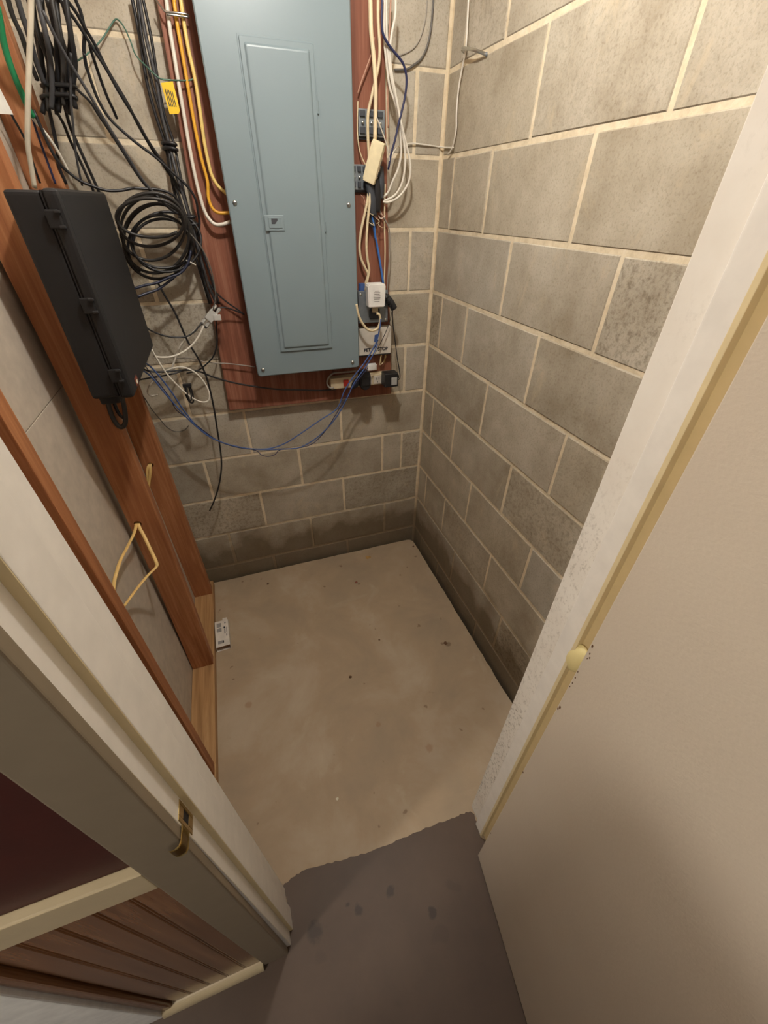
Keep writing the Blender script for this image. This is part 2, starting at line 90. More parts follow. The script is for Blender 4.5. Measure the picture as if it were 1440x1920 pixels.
 ('adapter_cord', 'thick cream cord looping under the white adapter', 'cord', None, 'cream', 0.0046, [(-0.3525, -0.12, 1.2884), (-0.3453, -0.1194, 1.2527), (-0.3295, -0.1187, 1.2208), (-0.3087, -0.1181, 1.1989), (-0.2874, -0.1175, 1.1936), (-0.2681, -0.1169, 1.2035), (-0.2595, -0.1162, 1.2291), (-0.2636, -0.1156, 1.2476), (-0.2739, -0.115, 1.2517)]),
 ('adapter_cord', 'grey cord looping into the end of the power strip', 'cord', None, 'grey', 0.0036, [(-0.346, -0.07, 1.0315), (-0.3977, -0.0708, 1.0324), (-0.4421, -0.0717, 1.0326), (-0.4629, -0.0725, 1.0178), (-0.4712, -0.0733, 0.9973), (-0.4618, -0.0742, 0.9768), (-0.4443, -0.075, 0.9751)]),
 ('house_cable', 'bare copper tone wire pair poking below the sign box', 'wire', None, 'cream', 0.002, [(-0.2371, -0.06, 1.0789), (-0.2385, -0.0575, 1.0612), (-0.2398, -0.055, 1.0432), (-0.225, -0.0525, 1.0499), (-0.2103, -0.05, 1.0739)]),
 ('coax_cable', 'black cable with blue marking leaving the case side, upper of two', 'cable', None, 'blue_black', 0.0036, [(-1.044, -0.15, 1.3674), (-1.0142, -0.1417, 1.3736), (-0.9798, -0.1333, 1.3784), (-0.9427, -0.125, 1.3904), (-0.9103, -0.1167, 1.3998), (-0.8834, -0.1083, 1.4224), (-0.8657, -0.1, 1.456)]),
 ('coax_cable', 'black cable with blue marking leaving the case side, lower of two', 'cable', None, 'blue_black', 0.0036, [(-1.0427, -0.15, 1.3446), (-1.017, -0.1375, 1.3517), (-0.9863, -0.125, 1.3588), (-0.9467, -0.1125, 1.3789), (-0.9162, -0.1, 1.3981)]),
 ('coiled_cable', 'coil of black cable hanging beside the black case', 'cable coil', None, 'coil_black', 0.0042, [(-0.8891, -0.1531, 1.5045), (-0.9133, -0.145, 1.497), (-0.9417, -0.1394, 1.493), (-0.9708, -0.1369, 1.4932), (-0.9971, -0.1375, 1.4978), (-1.0176, -0.1412, 1.5064), (-1.03, -0.1474, 1.518), (-1.0333, -0.1553, 1.5315), (-1.0276, -0.164, 1.5454), (-1.0136, -0.1724, 1.5586), (-0.9931, -0.1796, 1.5695), (-0.9681, -0.1847, 1.5772), (-0.9412, -0.187, 1.5808), (-0.9149, -0.1862, 1.5797), (-0.8918, -0.1822, 1.5738), (-0.8744, -0.1754, 1.5631), (-0.8647, -0.1663, 1.5486), (-0.8642, -0.1559, 1.5313), (-0.8733, -0.1451, 1.513), (-0.8914, -0.1349, 1.4959), (-0.9164, -0.1264, 1.4815), (-0.9455, -0.1203, 1.4721), (-0.9753, -0.1171, 1.4692), (-1.0019, -0.1172, 1.4732), (-1.0222, -0.1202, 1.4837), (-1.0341, -0.126, 1.4992), (-1.0365, -0.1336, 1.5181), (-1.0295, -0.1422, 1.5382), (-1.0142, -0.1508, 1.5574), (-0.9924, -0.1583, 1.5738), (-0.9664, -0.1639, 1.5857), (-0.9387, -0.1668, 1.592), (-0.9119, -0.1666, 1.5919), (-0.8884, -0.1632, 1.5848), (-0.8709, -0.1569, 1.571), (-0.8612, -0.1483, 1.5514), (-0.861, -0.138, 1.5273), (-0.8708, -0.1272, 1.5012), (-0.89, -0.1169, 1.4758), (-0.9165, -0.1079, 1.4541), (-0.9473, -0.1013, 1.4392), (-0.9785, -0.0975, 1.433), (-1.0064, -0.0969, 1.4363), (-1.0274, -0.0994, 1.4483), (-1.0395, -0.1046, 1.4675), (-1.0415, -0.1119, 1.4912), (-1.0337, -0.1204, 1.5167), (-1.0173, -0.1291, 1.5413), (-0.9944, -0.1369, 1.5624), (-0.9673, -0.143, 1.578), (-0.9384, -0.1464, 1.5868), (-0.9105, -0.1469, 1.5876), (-0.8861, -0.1441, 1.5801), (-0.8676, -0.1384, 1.5645), (-0.857, -0.1301, 1.5416), (-0.8561, -0.1202, 1.5132), (-0.8654, -0.1094, 1.4819), (-0.8845, -0.0988, 1.451), (-0.9116, -0.0896, 1.4244), (-0.9433, -0.0824, 1.4059), (-0.976, -0.078, 1.3976), (-1.0057, -0.0768, 1.4002), (-1.0286, -0.0787, 1.413), (-1.0425, -0.0834, 1.434), (-1.0462, -0.0904, 1.4603), (-1.0397, -0.0987, 1.4886), (-1.0244, -0.1074, 1.5158), (-1.0019, -0.1155, 1.5393), (-0.9748, -0.1219, 1.5569), (-0.9454, -0.126, 1.5671), (-0.9165, -0.127, 1.5689), (-0.8904, -0.1249, 1.5621), (-0.8698, -0.1198, 1.5468), (-0.8568, -0.112, 1.5242), (-0.8532, -0.1022, 1.496), (-0.8601, -0.0915, 1.4649), (-0.8773, -0.0809, 1.4342), (-0.9034, -0.0714, 1.4077), (-0.9356, -0.0642, 1.389), (-0.97, -0.0598, 1.3798), (-1.0024, -0.0584, 1.3812), (-1.0286, -0.0602, 1.3932), (-1.0457, -0.065, 1.414), (-1.0522, -0.0721, 1.441), (-1.0478, -0.0807, 1.4711), (-1.0336, -0.09, 1.501), (-1.0113, -0.0988, 1.528), (-0.9834, -0.1061, 1.5495), (-0.9527, -0.1112, 1.5638), (-0.9217, -0.1134, 1.5696), (-0.8934, -0.1125, 1.5663), (-0.8704, -0.1084, 1.5538), (-0.8552, -0.1016, 1.533), (-0.8497, -0.0927, 1.5053), (-0.8553, -0.0827, 1.4732), (-0.8719, -0.0724, 1.4402), (-0.8983, -0.0631, 1.4103)]),
 ('coiled_cable', 'lower looser coil of black cable tied to the board bundle', 'cable coil', None, 'black', 0.0036, [(-1.0266, -0.0738, 1.4007), (-1.0378, -0.0788, 1.4194), (-1.0408, -0.0851, 1.4417), (-1.0358, -0.092, 1.4657), (-1.0237, -0.0986, 1.489), (-1.0058, -0.1042, 1.5098), (-0.984, -0.1082, 1.5265), (-0.9598, -0.1099, 1.5379), (-0.9352, -0.1093, 1.5433), (-0.9119, -0.1064, 1.5423), (-0.8917, -0.1015, 1.5351), (-0.8761, -0.0953, 1.522), (-0.8666, -0.0884, 1.5043), (-0.864, -0.0817, 1.4833), (-0.8688, -0.076, 1.4612), (-0.8807, -0.072, 1.4399), (-0.8986, -0.0701, 1.4218), (-0.9207, -0.0706, 1.4087), (-0.9449, -0.0734, 1.4017), (-0.9687, -0.0781, 1.4015), (-0.9898, -0.0843, 1.4077), (-1.0063, -0.0912, 1.4194), (-1.017, -0.0979, 1.4351), (-1.0212, -0.1037, 1.4534), (-1.0187, -0.1078, 1.4725), (-1.01, -0.1098, 1.4908), (-0.9958, -0.1095, 1.5072), (-0.9772, -0.1069, 1.5204), (-0.9554, -0.1022, 1.5295), (-0.9319, -0.0961, 1.534), (-0.9085, -0.0892, 1.5334), (-0.8869, -0.0825, 1.5278), (-0.8692, -0.0766, 1.5174), (-0.857, -0.0724, 1.5031), (-0.8517, -0.0702, 1.4858), (-0.8542, -0.0704, 1.4672), (-0.8645, -0.0729, 1.449), (-0.8818, -0.0775, 1.433), (-0.9045, -0.0835, 1.4208), (-0.9304, -0.0904, 1.4136), (-0.9569, -0.0971, 1.4122), (-0.9814, -0.1031, 1.4165), (-1.0016, -0.1074, 1.4263), (-1.0158, -0.1097, 1.4406), (-1.0227, -0.1097, 1.4581), (-1.022, -0.1073, 1.4775), (-1.0136, -0.1028, 1.4971), (-0.9982, -0.0968, 1.5155), (-0.9769, -0.09, 1.5312), (-0.9513, -0.0832, 1.5428), (-0.9233, -0.0772, 1.5493), (-0.8954, -0.0728, 1.5498), (-0.8698, -0.0703, 1.5441), (-0.849, -0.0703, 1.5323), (-0.8351, -0.0725, 1.5153), (-0.8296, -0.0769, 1.4944), (-0.8333, -0.0828, 1.4717), (-0.8459, -0.0895, 1.4492), (-0.8664, -0.0964, 1.4294), (-0.8926, -0.1024, 1.4142), (-0.9219, -0.107, 1.4052), (-0.9513, -0.1096, 1.4033), (-0.978, -0.1098, 1.4087), (-0.9995, -0.1077, 1.4205)]),
]
BUNDLE_STUD = [[(-1.0608, -0.2, 1.9125), (-1.0637, -0.2, 1.86), (-1.0781, -0.19, 1.814), (-1.0908, -0.18, 1.7733), (-1.1141, -0.18, 1.7344)], [(-1.0485, -0.22, 1.9088), (-1.0605, -0.22, 1.8561), (-1.0622, -0.205, 1.8126), (-1.0846, -0.195, 1.7715), (-1.0975, -0.192, 1.7365)], [(-1.0364, -0.24, 1.9051), (-1.0426, -0.24, 1.8535), (-1.0557, -0.22, 1.8105), (-1.0721, -0.21, 1.7701), (-1.088, -0.204, 1.7409)], [(-1.0344, -0.2, 1.9151), (-1.0491, -0.2, 1.8612), (-1.0485, -0.19, 1.8162), (-1.0742, -0.18, 1.7743), (-1.0849, -0.18, 1.7332)], [(-1.0223, -0.22, 1.9114), (-1.027, -0.22, 1.859), (-1.0447, -0.205, 1.8139), (-1.06, -0.195, 1.7731), (-1.0777, -0.192, 1.7376)], [(-1.0105, -0.24, 1.9076), (-1.0192, -0.24, 1.8555), (-1.0321, -0.22, 1.8122), (-1.052, -0.21, 1.7714), (-1.0608, -0.204, 1.7476)], [(-1.0076, -0.2, 1.9177), (-1.022, -0.2, 1.8635), (-1.0263, -0.19, 1.8178), (-1.0523, -0.18, 1.7757), (-1.0598, -0.18, 1.7373)], [(-0.9958, -0.22, 1.9139), (-0.999, -0.22, 1.8613), (-1.0232, -0.205, 1.8154), (-1.0377, -0.195, 1.7745), (-1.0566, -0.192, 1.7334)], [(-0.9842, -0.24, 1.9102), (-0.9956, -0.24, 1.8575), (-1.0083, -0.22, 1.8139), (-1.0316, -0.21, 1.7727), (-1.0376, -0.204, 1.7437)], [(-1.0849, -0.26, 1.8955), (-1.0896, -0.25, 1.8687), (-1.0885, -0.24, 1.8452), (-1.0941, -0.22, 1.8155), (-1.0962, -0.2, 1.7867)], [(-1.0684, -0.26, 1.8971), (-1.0726, -0.25, 1.8703), (-1.0749, -0.24, 1.8464), (-1.082, -0.22, 1.8164), (-1.0852, -0.2, 1.7791)]]
BUNDLE_BOARD = [[(-0.8694, -0.03, 1.9728), (-0.8723, -0.03, 1.9025), (-0.8808, -0.03, 1.8276), (-0.8785, -0.03, 1.7624), (-0.8717, -0.03, 1.7034), (-0.8752, -0.042, 1.6336), (-0.8759, -0.042, 1.5723), (-0.8711, -0.042, 1.5205), (-0.8607, -0.042, 1.4515), (-0.8536, -0.042, 1.3699), (-0.8481, -0.042, 1.2981)], [(-0.8562, -0.045, 1.9704), (-0.8665, -0.045, 1.9), (-0.8685, -0.045, 1.8261), (-0.865, -0.045, 1.7613), (-0.8645, -0.045, 1.7025), (-0.8701, -0.057, 1.6332), (-0.8644, -0.057, 1.5725), (-0.8555, -0.057, 1.521), (-0.8477, -0.057, 1.4525), (-0.848, -0.057, 1.3716), (-0.8417, -0.057, 1.3004)], [(-0.852, -0.05, 1.9696), (-0.8573, -0.05, 1.8997), (-0.8563, -0.05, 1.8261), (-0.8616, -0.05, 1.7609), (-0.8601, -0.05, 1.7023), (-0.858, -0.062, 1.6333), (-0.8521, -0.062, 1.5726), (-0.8483, -0.062, 1.5212), (-0.8449, -0.062, 1.4528), (-0.8396, -0.062, 1.372), (-0.8268, -0.062, 1.3006)], [(-0.8447, -0.04, 1.9728), (-0.8457, -0.04, 1.9027), (-0.8526, -0.04, 1.8279), (-0.8557, -0.04, 1.7624), (-0.848, -0.04, 1.7036), (-0.8495, -0.052, 1.6339), (-0.8495, -0.052, 1.5727), (-0.8449, -0.052, 1.5208), (-0.8343, -0.052, 1.4519), (-0.8253, -0.052, 1.3703), (-0.8178, -0.052, 1.2984)]]

# ---------------------------------------------------------------- materials (all procedural)
def srgb(r, g, b):
    f = lambda c: (c/12.92 if c <= .04045 else ((c+.055)/1.055)**2.4)
    return (f(r/255), f(g/255), f(b/255), 1)
class NT:
    def __init__(s, name):
        s.m = bpy.data.materials.new(name); s.m.use_nodes = True
        s.t = s.m.node_tree; s.n = s.t.nodes; s.b = s.n['Principled BSDF']
        s.pos = s.n.new('ShaderNodeNewGeometry').outputs['Position']
        s.b.inputs['Roughness'].default_value = .6
    def link(s, a, b): s.t.links.new(a, b)
    def noise(s, scale, detail=4, vec=None, rough=.55, dist=0, stretch=None):
        v = vec or s.pos
        if stretch:
            mp = s.n.new('ShaderNodeMapping'); mp.inputs['Scale'].default_value = stretch; s.link(v, mp.inputs['Vector']); v = mp.outputs[0]
        n = s.n.new('ShaderNodeTexNoise'); n.inputs['Scale'].default_value = scale; n.inputs['Detail'].default_value = detail
        n.inputs['Roughness'].default_value = rough; n.inputs['Distortion'].default_value = dist
        s.link(v, n.inputs['Vector']); return n.outputs['Fac']
    def ramp(s, fac, stops):
        r = s.n.new('ShaderNodeValToRGB'); e = r.color_ramp.elements
        while len(e) < len(stops): e.new(.5)
        for q, (p, c) in zip(e, stops):
            q.position = p; q.color = c if len(c) == 4 else (*c, 1)
        s.link(fac, r.inputs[0]); return r.outputs[0]
    def mix(s, fac, a, b, mode='MIX'):
        x = s.n.new('ShaderNodeMix'); x.data_type = 'RGBA'; x.blend_type = mode
        for v, k in ((fac, 0), (a, 6), (b, 7)):
            if hasattr(v, 'links') or hasattr(v, 'is_linked'): s.link(v, x.inputs[k])
            else: x.inputs[k].default_value = v
        return x.outputs[2]
    def math(s, op, a, b=0.0, clamp=False):
        x = s.n.new('ShaderNodeMath'); x.operation = op; x.use_clamp = clamp
        for v, k in ((a, 0), (b, 1)):
            if hasattr(v, 'is_linked'): s.link(v, x.inputs[k])
            else: x.inputs[k].default_value = v
        return x.outputs[0]
    def sep(s):
        x = s.n.new('ShaderNodeSeparateXYZ'); s.link(s.pos, x.inputs[0]); return x.outputs
    def color(s, c):
        if hasattr(c, 'is_linked'): s.link(c, s.b.inputs['Base Color'])
        else: s.b.inputs['Base Color'].default_value = c
        return s
    def bump(s, h, strength=.3, dist=.002):
        x = s.n.new('ShaderNodeBump'); x.inputs['Strength'].default_value = strength; x.inputs['Distance'].default_value = dist
        s.link(h, x.inputs['Height']); s.link(x.outputs[0], s.b.inputs['Normal']); return s
    def rough(s, r, metal=0.0, spec=None):
        s.b.inputs['Roughness'].default_value = r; s.b.inputs['Metallic'].default_value = metal
        if spec is not None: s.b.inputs['Specular IOR Level'].default_value = spec
        return s
M = {}
def plain(key, rgb, rough=.5, metal=0.0, var=.10, scale=30, bump=.12, bscale=220, spec=None):
    t = NT(key); c = srgb(*rgb); d = tuple(x*(1-var) for x in c[:3])+(1,); l = tuple(min(1, x*(1+var)) for x in c[:3])+(1,)
    t.color(t.ramp(t.noise(scale), [(.3, d), (.7, l)])); t.rough(rough, metal, spec); t.bump(t.noise(bscale, 3), bump, .001); M[key] = t.m
    return t

# concrete block: grey body, pores, pale mortar smears, damp darkening at the foot of the wall
t = NT('concrete_block')
oi = t.n.new('ShaderNodeObjectInfo').outputs['Random']
basec = t.ramp(oi, [(0, srgb(194, 188, 174)), (.5, srgb(201, 193, 176)), (.8, srgb(196, 187, 168)), (1, srgb(184, 177, 162))])
mott = t.ramp(t.noise(5.5, 6, rough=.65), [(.3, srgb(206, 200, 192)), (.7, (1, 1, 1, 1))])
col = t.mix(1.0, basec, mott, 'MULTIPLY')
fine = t.noise(170, 3, rough=.7)
col = t.mix(1.0, col, t.ramp(fine, [(.28, srgb(226, 221, 214)), (.5, (1, 1, 1, 1)), (.75, srgb(255, 252, 246))]), 'MULTIPLY')
sm = t.ramp(t.noise(9, 7, rough=.75, stretch=(1, 1, .55), dist=.6), [(.56, (0, 0, 0, 1)), (.74, (.62, .62, .62, 1))])
col = t.mix(sm, col, srgb(206, 190, 160))
pz = t.sep()[2]
wet = t.math('ADD', pz, t.math('MULTIPLY', t.noise(6, 5), -.34))
wetm = t.ramp(wet, [(0.0, (.8, .8, .8, 1)), (.05, (.4, .4, .4, 1)), (.16, (0, 0, 0, 1))])
col = t.mix(wetm, col, srgb(104, 88, 64))
pore = t.ramp(t.noise(26, 5, rough=.62), [(.20, (.35, .35, .35, 1)), (.25, (1, 1, 1, 1))])
oi2 = t.ramp(t.math('FRACT', t.math('MULTIPLY', oi, 7.31)), [(.55, (0, 0, 0, 1)), (.95, (1, 1, 1, 1))])
coarse = t.ramp(t.noise(70, 5, rough=.7), [(.36, srgb(150, 140, 126)), (.52, (1, 1, 1, 1))])
col = t.mix(t.math('MULTIPLY', oi2, .55), col, t.mix(1.0, col, coarse, 'MULTIPLY'))
streak = t.ramp(t.noise(30, 5, rough=.7, stretch=(1, 1, .35), dist=1.2), [(.68, (0, 0, 0, 1)), (.76, (.6, .6, .6, 1))])
col = t.mix(streak, col, srgb(214, 204, 184))
col = t.mix(pore, srgb(120, 108, 94), col)
t.color(col).rough(.9, 0, .25)
t.bump(t.math('ADD', t.math('MULTIPLY', fine, .45), t.math('ADD', t.math('MULTIPLY', pore, .25), t.noise(60, 4))), .38, .0018)
M['block'] = t.m
t = NT('mortar')
col = t.ramp(t.noise(26, 6, rough=.7), [(.3, srgb(206, 190, 160)), (.55, srgb(230, 215, 186)), (.75, srgb(238, 227, 204))])
pz = t.sep()[2]
wet = t.math('ADD', pz, t.math('MULTIPLY', t.noise(6, 5), -.34))
col = t.mix(t.ramp(wet, [(0.0, (.9, .9, .9, 1)), (.08, (.5, .5, .5, 1)), (.20, (0, 0, 0, 1))]), col, srgb(128, 110, 84))
t.color(col).rough(.9, 0, .2).bump(t.noise(90, 4), .6, .003); M['mortar'] = t.m
# floor slab
t = NT('slab')
col = t.ramp(t.noise(3.2, 7, rough=.62, dist=.4), [(.28, srgb(156, 140, 119)), (.5, srgb(172, 152, 126)), (.72, srgb(184, 169, 147))])
col = t.mix(t.ramp(t.noise(38, 5, rough=.7), [(.60, (0, 0, 0, 1)), (.80, (.22, .22, .22, 1))]), col, srgb(140, 112, 84))
sp = t.ramp(t.noise(24, 2, rough=.4), [(.725, (0, 0, 0, 1)), (.755, (1, 1, 1, 1))])
col = t.mix(t.math('MULTIPLY', sp, .55), col, srgb(104, 76, 52))
pale = t.ramp(t.noise(6.5, 4, dist=1.0), [(.62, (0, 0, 0, 1)), (.78, (.35, .35, .35, 1))])
col = t.mix(pale, col, srgb(196, 184, 160))
def spots(t, col, pts, c, amt=.75):
    nz = t.noise(45, 3)
    for x, y, r in pts:
        vm = t.n.new('ShaderNodeVectorMath'); vm.operation = 'DISTANCE'; t.link(t.pos, vm.inputs[0]); vm.inputs[1].default_value = (x, y, 0)
        d = t.math('ADD', t.math('DIVIDE', vm.outputs['Value'], r), t.math('MULTIPLY', nz, .9))
        col = t.mix(t.math('MULTIPLY', t.ramp(d, [(.75, (1, 1, 1, 1)), (1.0, (0, 0, 0, 1))]), amt), col, c)
    return col
col = spots(t, col, [(-.1415, -.746, .028), (-.165, -.735, .014), (-.06, -.17, .016), (-.42, -.27, .016)], srgb(104, 84, 66), .6)
col = spots(t, col, [(-1.01, -.745, .028), (-.40, -1.12, .03), (-.55, -.98, .022)], srgb(146, 106, 74), .4)
t.color(col).rough(.62, 0, .35).bump(t.math('ADD', t.noise(8, 4), t.math('MULTIPLY', t.noise(150, 3), .3)), .14, .003); M['slab'] = t.m
t = NT('floor_paint')
col = t.ramp(t.noise(5, 6, rough=.6), [(.3, srgb(76, 60, 49)), (.7, srgb(87, 70, 57))])
sp = t.ramp(t.noise(15, 1, rough=.2), [(.70, (0, 0, 0, 1)), (.74, (1, 1, 1, 1))])
col = t.mix(t.math('MULTIPLY', sp, .5), col, srgb(72, 56, 46))
col = spots(t, col, [(-.572, -1.518, .024), (-.666, -1.439, .026), (-.764, -1.444, .024), (-.79, -1.425, .014), (-.889, -1.4455, .045)], srgb(44, 34, 28), .7)
t.color(col).rough(.5, 0, .35).bump(t.noise(120, 3), .12, .001); M['floor_paint'] = t.m
def wood(key, dark, mid, light, stretch=(9, 9, .55), scale=5.0, rough=.6, axis='Z', ring=True):
    t = NT(key)
    st = {'Z': (14, 14, .7), 'Y': (14, .7, 14), 'X': (.7, 14, 14)}[axis]
    g = t.noise(3.0, 6, stretch=st, rough=.6, dist=.9)
    st2 = {'Z': (60, 60, 1.5), 'Y': (60, 1.5, 60), 'X': (1.5, 60, 60)}[axis]
    g2 = t.noise(3.0, 4, stretch=st2, rough=.6)
    f = t.math('ADD', t.math('MULTIPLY', g, .7), t.math('MULTIPLY', g2, .3))
    c = t.ramp(f, [(.34, srgb(*dark)), (.5, srgb(*mid)), (.66, srgb(*light))])
    kn = t.ramp(t.noise(4.2, 2, stretch={'Z': (1, 1, .5), 'Y': (1, .5, 1), 'X': (.5, 1, 1)}[axis]), [(.70, (0, 0, 0, 1)), (.80, (.7, .7, .7, 1))])
    c = t.mix(kn, c, srgb(*[x*.55 for x in dark]))
    t.color(c).rough(rough, 0, .3).bump(f, .25, .0015); M[key] = t.m
wood('stud_wood', (140, 88, 56), (164, 108, 70), (188, 134, 92))
wood('stud_pale', (158, 108, 80), (176, 124, 94), (196, 146, 114))
wood('plate_wood', (150, 112, 72), (178, 138, 94), (196, 160, 114), axis='Y')
wood('board_red', (112, 68, 52), (136, 86, 66), (160, 110, 88), rough=.55)
wood('plank_wood', (96, 62, 38), (116, 76, 46), (136, 94, 60), rough=.15)
plain('stud_red', (150, 66, 40), .6)
plain('drywall', (188, 176, 160), .9, bscale=140)
plain('ceiling', (200, 192, 180), .9)
plain('wall_red', (64, 17, 11), .55, bscale=90)
plain('trim_white', (228, 222, 213), .45, var=.05, bscale=60)
plain('rebate_tan', (206, 184, 138), .45, var=.05, bscale=60)
plain('trim_cream', (214, 196, 154), .45, var=.05, bscale=60)
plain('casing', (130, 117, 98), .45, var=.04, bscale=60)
plain('rail_cream', (190, 173, 140), .4, var=.04)
plain('patch', (222, 206, 148), .5, var=.04)
# grimy painted jamb: small dark scuffs
t = NT('jamb_paint')
c = t.ramp(t.noise(12, 5), [(.3, srgb(222, 214, 202)), (.7, srgb(232, 226, 216))])
g = t.ramp(t.noise(130, 4, rough=.75, stretch=(1, 1, .7)), [(.52, (0, 0, 0, 1)), (.66, (.8, .8, .8, 1))])
zone = t.ramp(t.noise(3.4, 3), [(.42, (0, 0, 0, 1)), (.62, (.6, .6, .6, 1))])
zlow = t.ramp(t.math('ADD', t.sep()[2], t.math('MULTIPLY', t.noise(5, 3), .4)), [(.30, (.3, .3, .3, 1)), (.45, (1, 1, 1, 1)), (.80, (1, 1, 1, 1)), (.95, (0, 0, 0, 1))])
zone = t.math('ADD', zone, zlow, True)
c = t.mix(t.math('MULTIPLY', g, zone), c, srgb(132, 118, 98))
t.color(c).rough(.5, 0, .35).bump(t.noise(40, 4), .12, .0015); M['jamb_paint'] = t.m
t = NT('door_paint')
t.color(t.ramp(t.noise(3, 3), [(.3, srgb(196, 182, 164)), (.7, srgb(202, 189, 171))])).rough(.42, 0, .4)
t.bump(t.noise(130, 4, stretch=(1, 1, 2.2), rough=.6), .35, .0012); M['door_paint'] = t.m
# powder-coated panel
t = NT('panel_grey')
t.color(t.ramp(t.noise(2.5, 3), [(.3, srgb(123, 138, 143)), (.7, srgb(128, 144, 149))])).rough(.38, 0, .5)
t.bump(t.noise(420, 2), .10, .0006); M['panel_grey'] = t.m
plain('panel_dark', (62, 66, 72), .5)
plain('steel', (210, 210, 205), .28, 1.0)
plain('brass', (188, 164, 110), .30, 1.0)
plain('silver', (206, 206, 200), .35, .25)
plain('galv', (138, 146, 152), .42, .6, var=.2)
plain('case_black', (33, 33, 34), .55, spec=.4)
plain('case_edge', (44, 44, 45), .5)
plain('black', (32, 32, 34), .42); plain('coil_black', (48, 46, 44), .45); plain('blue_black', (30, 36, 58), .42)
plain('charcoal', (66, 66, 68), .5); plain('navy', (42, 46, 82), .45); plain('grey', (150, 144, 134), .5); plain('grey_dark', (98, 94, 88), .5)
plain('white', (226, 220, 206), .4); plain('offwhite', (224, 214, 192), .45); plain('cream', (226, 208, 170), .45)
plain('green', (38, 132, 84), .4); plain('green_dull', (72, 108, 92), .45)
plain('yellow', (226, 168, 52), .4); plain('yellow_pale', (234, 204, 122), .4); plain('tag_yellow', (238, 196, 30), .5)
plain('blue', (66, 92, 146), .45); plain('blue_bright', (62, 116, 192), .45); plain('pink', (186, 142, 118), .5)
plain('nm_flat', (222, 186, 116), .5)
plain('adapter_white', (238, 236, 230), .4); plain('sign_white', (214, 206, 192), .5); plain('ink', (34, 36, 46), .6); plain('ink_grey', (150, 146, 142), .7)
plain('strip_cream', (206, 190, 158), .5); plain('switch_red', (158, 44, 34), .4); plain('label_grey', (176, 176, 172), .6)
plain('jack_cream', (240, 226, 186), .45); plain('paper', (232, 228, 220), .8); plain('card', (226, 218, 206), .8); plain('card_brown', (150, 116, 84), .85)
plain('grime', (96, 68, 44), .8, var=.3); plain('scrap_tan', (170, 134, 78), .8, var=.25); plain('scrap_red', (120, 62, 44), .8); plain('scrap_pale', (226, 220, 200), .8)
plain('dark_gap', (30, 22, 16), .9)

# ---------------------------------------------------------------- mesh helpers
def link(name, me, mat, parent=None):
    o = bpy.data.objects.new(name, me); COL.objects.link(o)
    if mat is not None: me.materials.append(M[mat])
    if parent is not None: o.parent = parent
    return o
def mesh(name, vs, fs, smooth=False):
    me = bpy.data.meshes.new(name); me.from_pydata(vs, [], fs); me.validate(); 
    if smooth:
        for p in me.polygons: p.use_smooth = True
    me.update(); return me
def frombm(name, bm, smooth=False):
    bmesh.ops.recalc_face_normals(bm, faces=bm.faces)
    me = bpy.data.meshes.new(name); bm.to_mesh(me); bm.free()
    if smooth:
        for p in me.polygons: p.use_smooth = True
    return me
def add_box(bm, x0, x1, y0, y1, z0, z1, bev=0.0, seg=2):
    r = bmesh.ops.create_cube(bm, size=1.0)
    for v in r['verts']:
        v.co = Vector(((x0+x1)/2+v.co.x*(x1-x0), (y0+y1)/2+v.co.y*(y1-y0), (z0+z1)/2+v.co.z*(z1-z0)))
    if bev > 0:
        es = list({e for v in r['verts'] for e in v.link_edges})
        bmesh.ops.bevel(bm, geom=es, offset=bev, segments=seg, affect='EDGES', profile=.6)
def box(name, x0, x1, y0, y1, z0, z1, mat, parent=None, bev=.001, seg=2):
    bm = bmesh.new(); add_box(bm, x0, x1, y0, y1, z0, z1, bev, seg); return link(name, frombm(name, bm), mat, parent)
def add_cyl(bm, p0, p1, r0, r1=None, n=16):
    p0 = Vector(p0); p1 = Vector(p1); d = p1-p0; r1 = r0 if r1 is None else r1
    res = bmesh.ops.create_cone(bm, cap_ends=True, segments=n, radius1=r0, radius2=r1, depth=d.length)
    q = d.to_track_quat('Z', 'Y').to_matrix().to_4x4(); q.translation = (p0+p1)/2
    bmesh.ops.transform(bm, matrix=q, verts=res['verts'])
def cyl(name, p0, p1, r0, mat, parent=None, r1=None, n=16):
    bm = bmesh.new(); add_cyl(bm, p0, p1, r0, r1, n); return link(name, frombm(name, bm), mat, parent)
def dome(name, c, r, nrm, mat, parent, flat=.6):
    bm = bmesh.new(); bmesh.ops.create_uvsphere(bm, u_segments=14, v_segments=8, radius=r)
    q = Vector(nrm).to_track_quat('Z', 'Y').to_matrix().to_4x4() @ Matrix.Diagonal((1, 1, flat, 1))
    q = Matrix.Translation(c) @ q
    bmesh.ops.transform(bm, matrix=q, verts=bm.verts)
    return link(name, frombm(name, bm, True), mat, parent)
def spline(P, per=6):
    P = [Vector(p) for p in P]
    if len(P) < 3: return P
    Q = [P[0]*2-P[1]]+P+[P[-1]*2-P[-2]]; out = []
    for i in range(1, len(Q)-2):
        a, b, c, d = Q[i-1:i+3]
        for k in range(per):
            s = k/per
            out.append(.5*((2*b)+(c-a)*s+(2*a-5*b+4*c-d)*s*s+(3*b-a-3*c+d)*s**3))
    out.append(P[-1]); return out
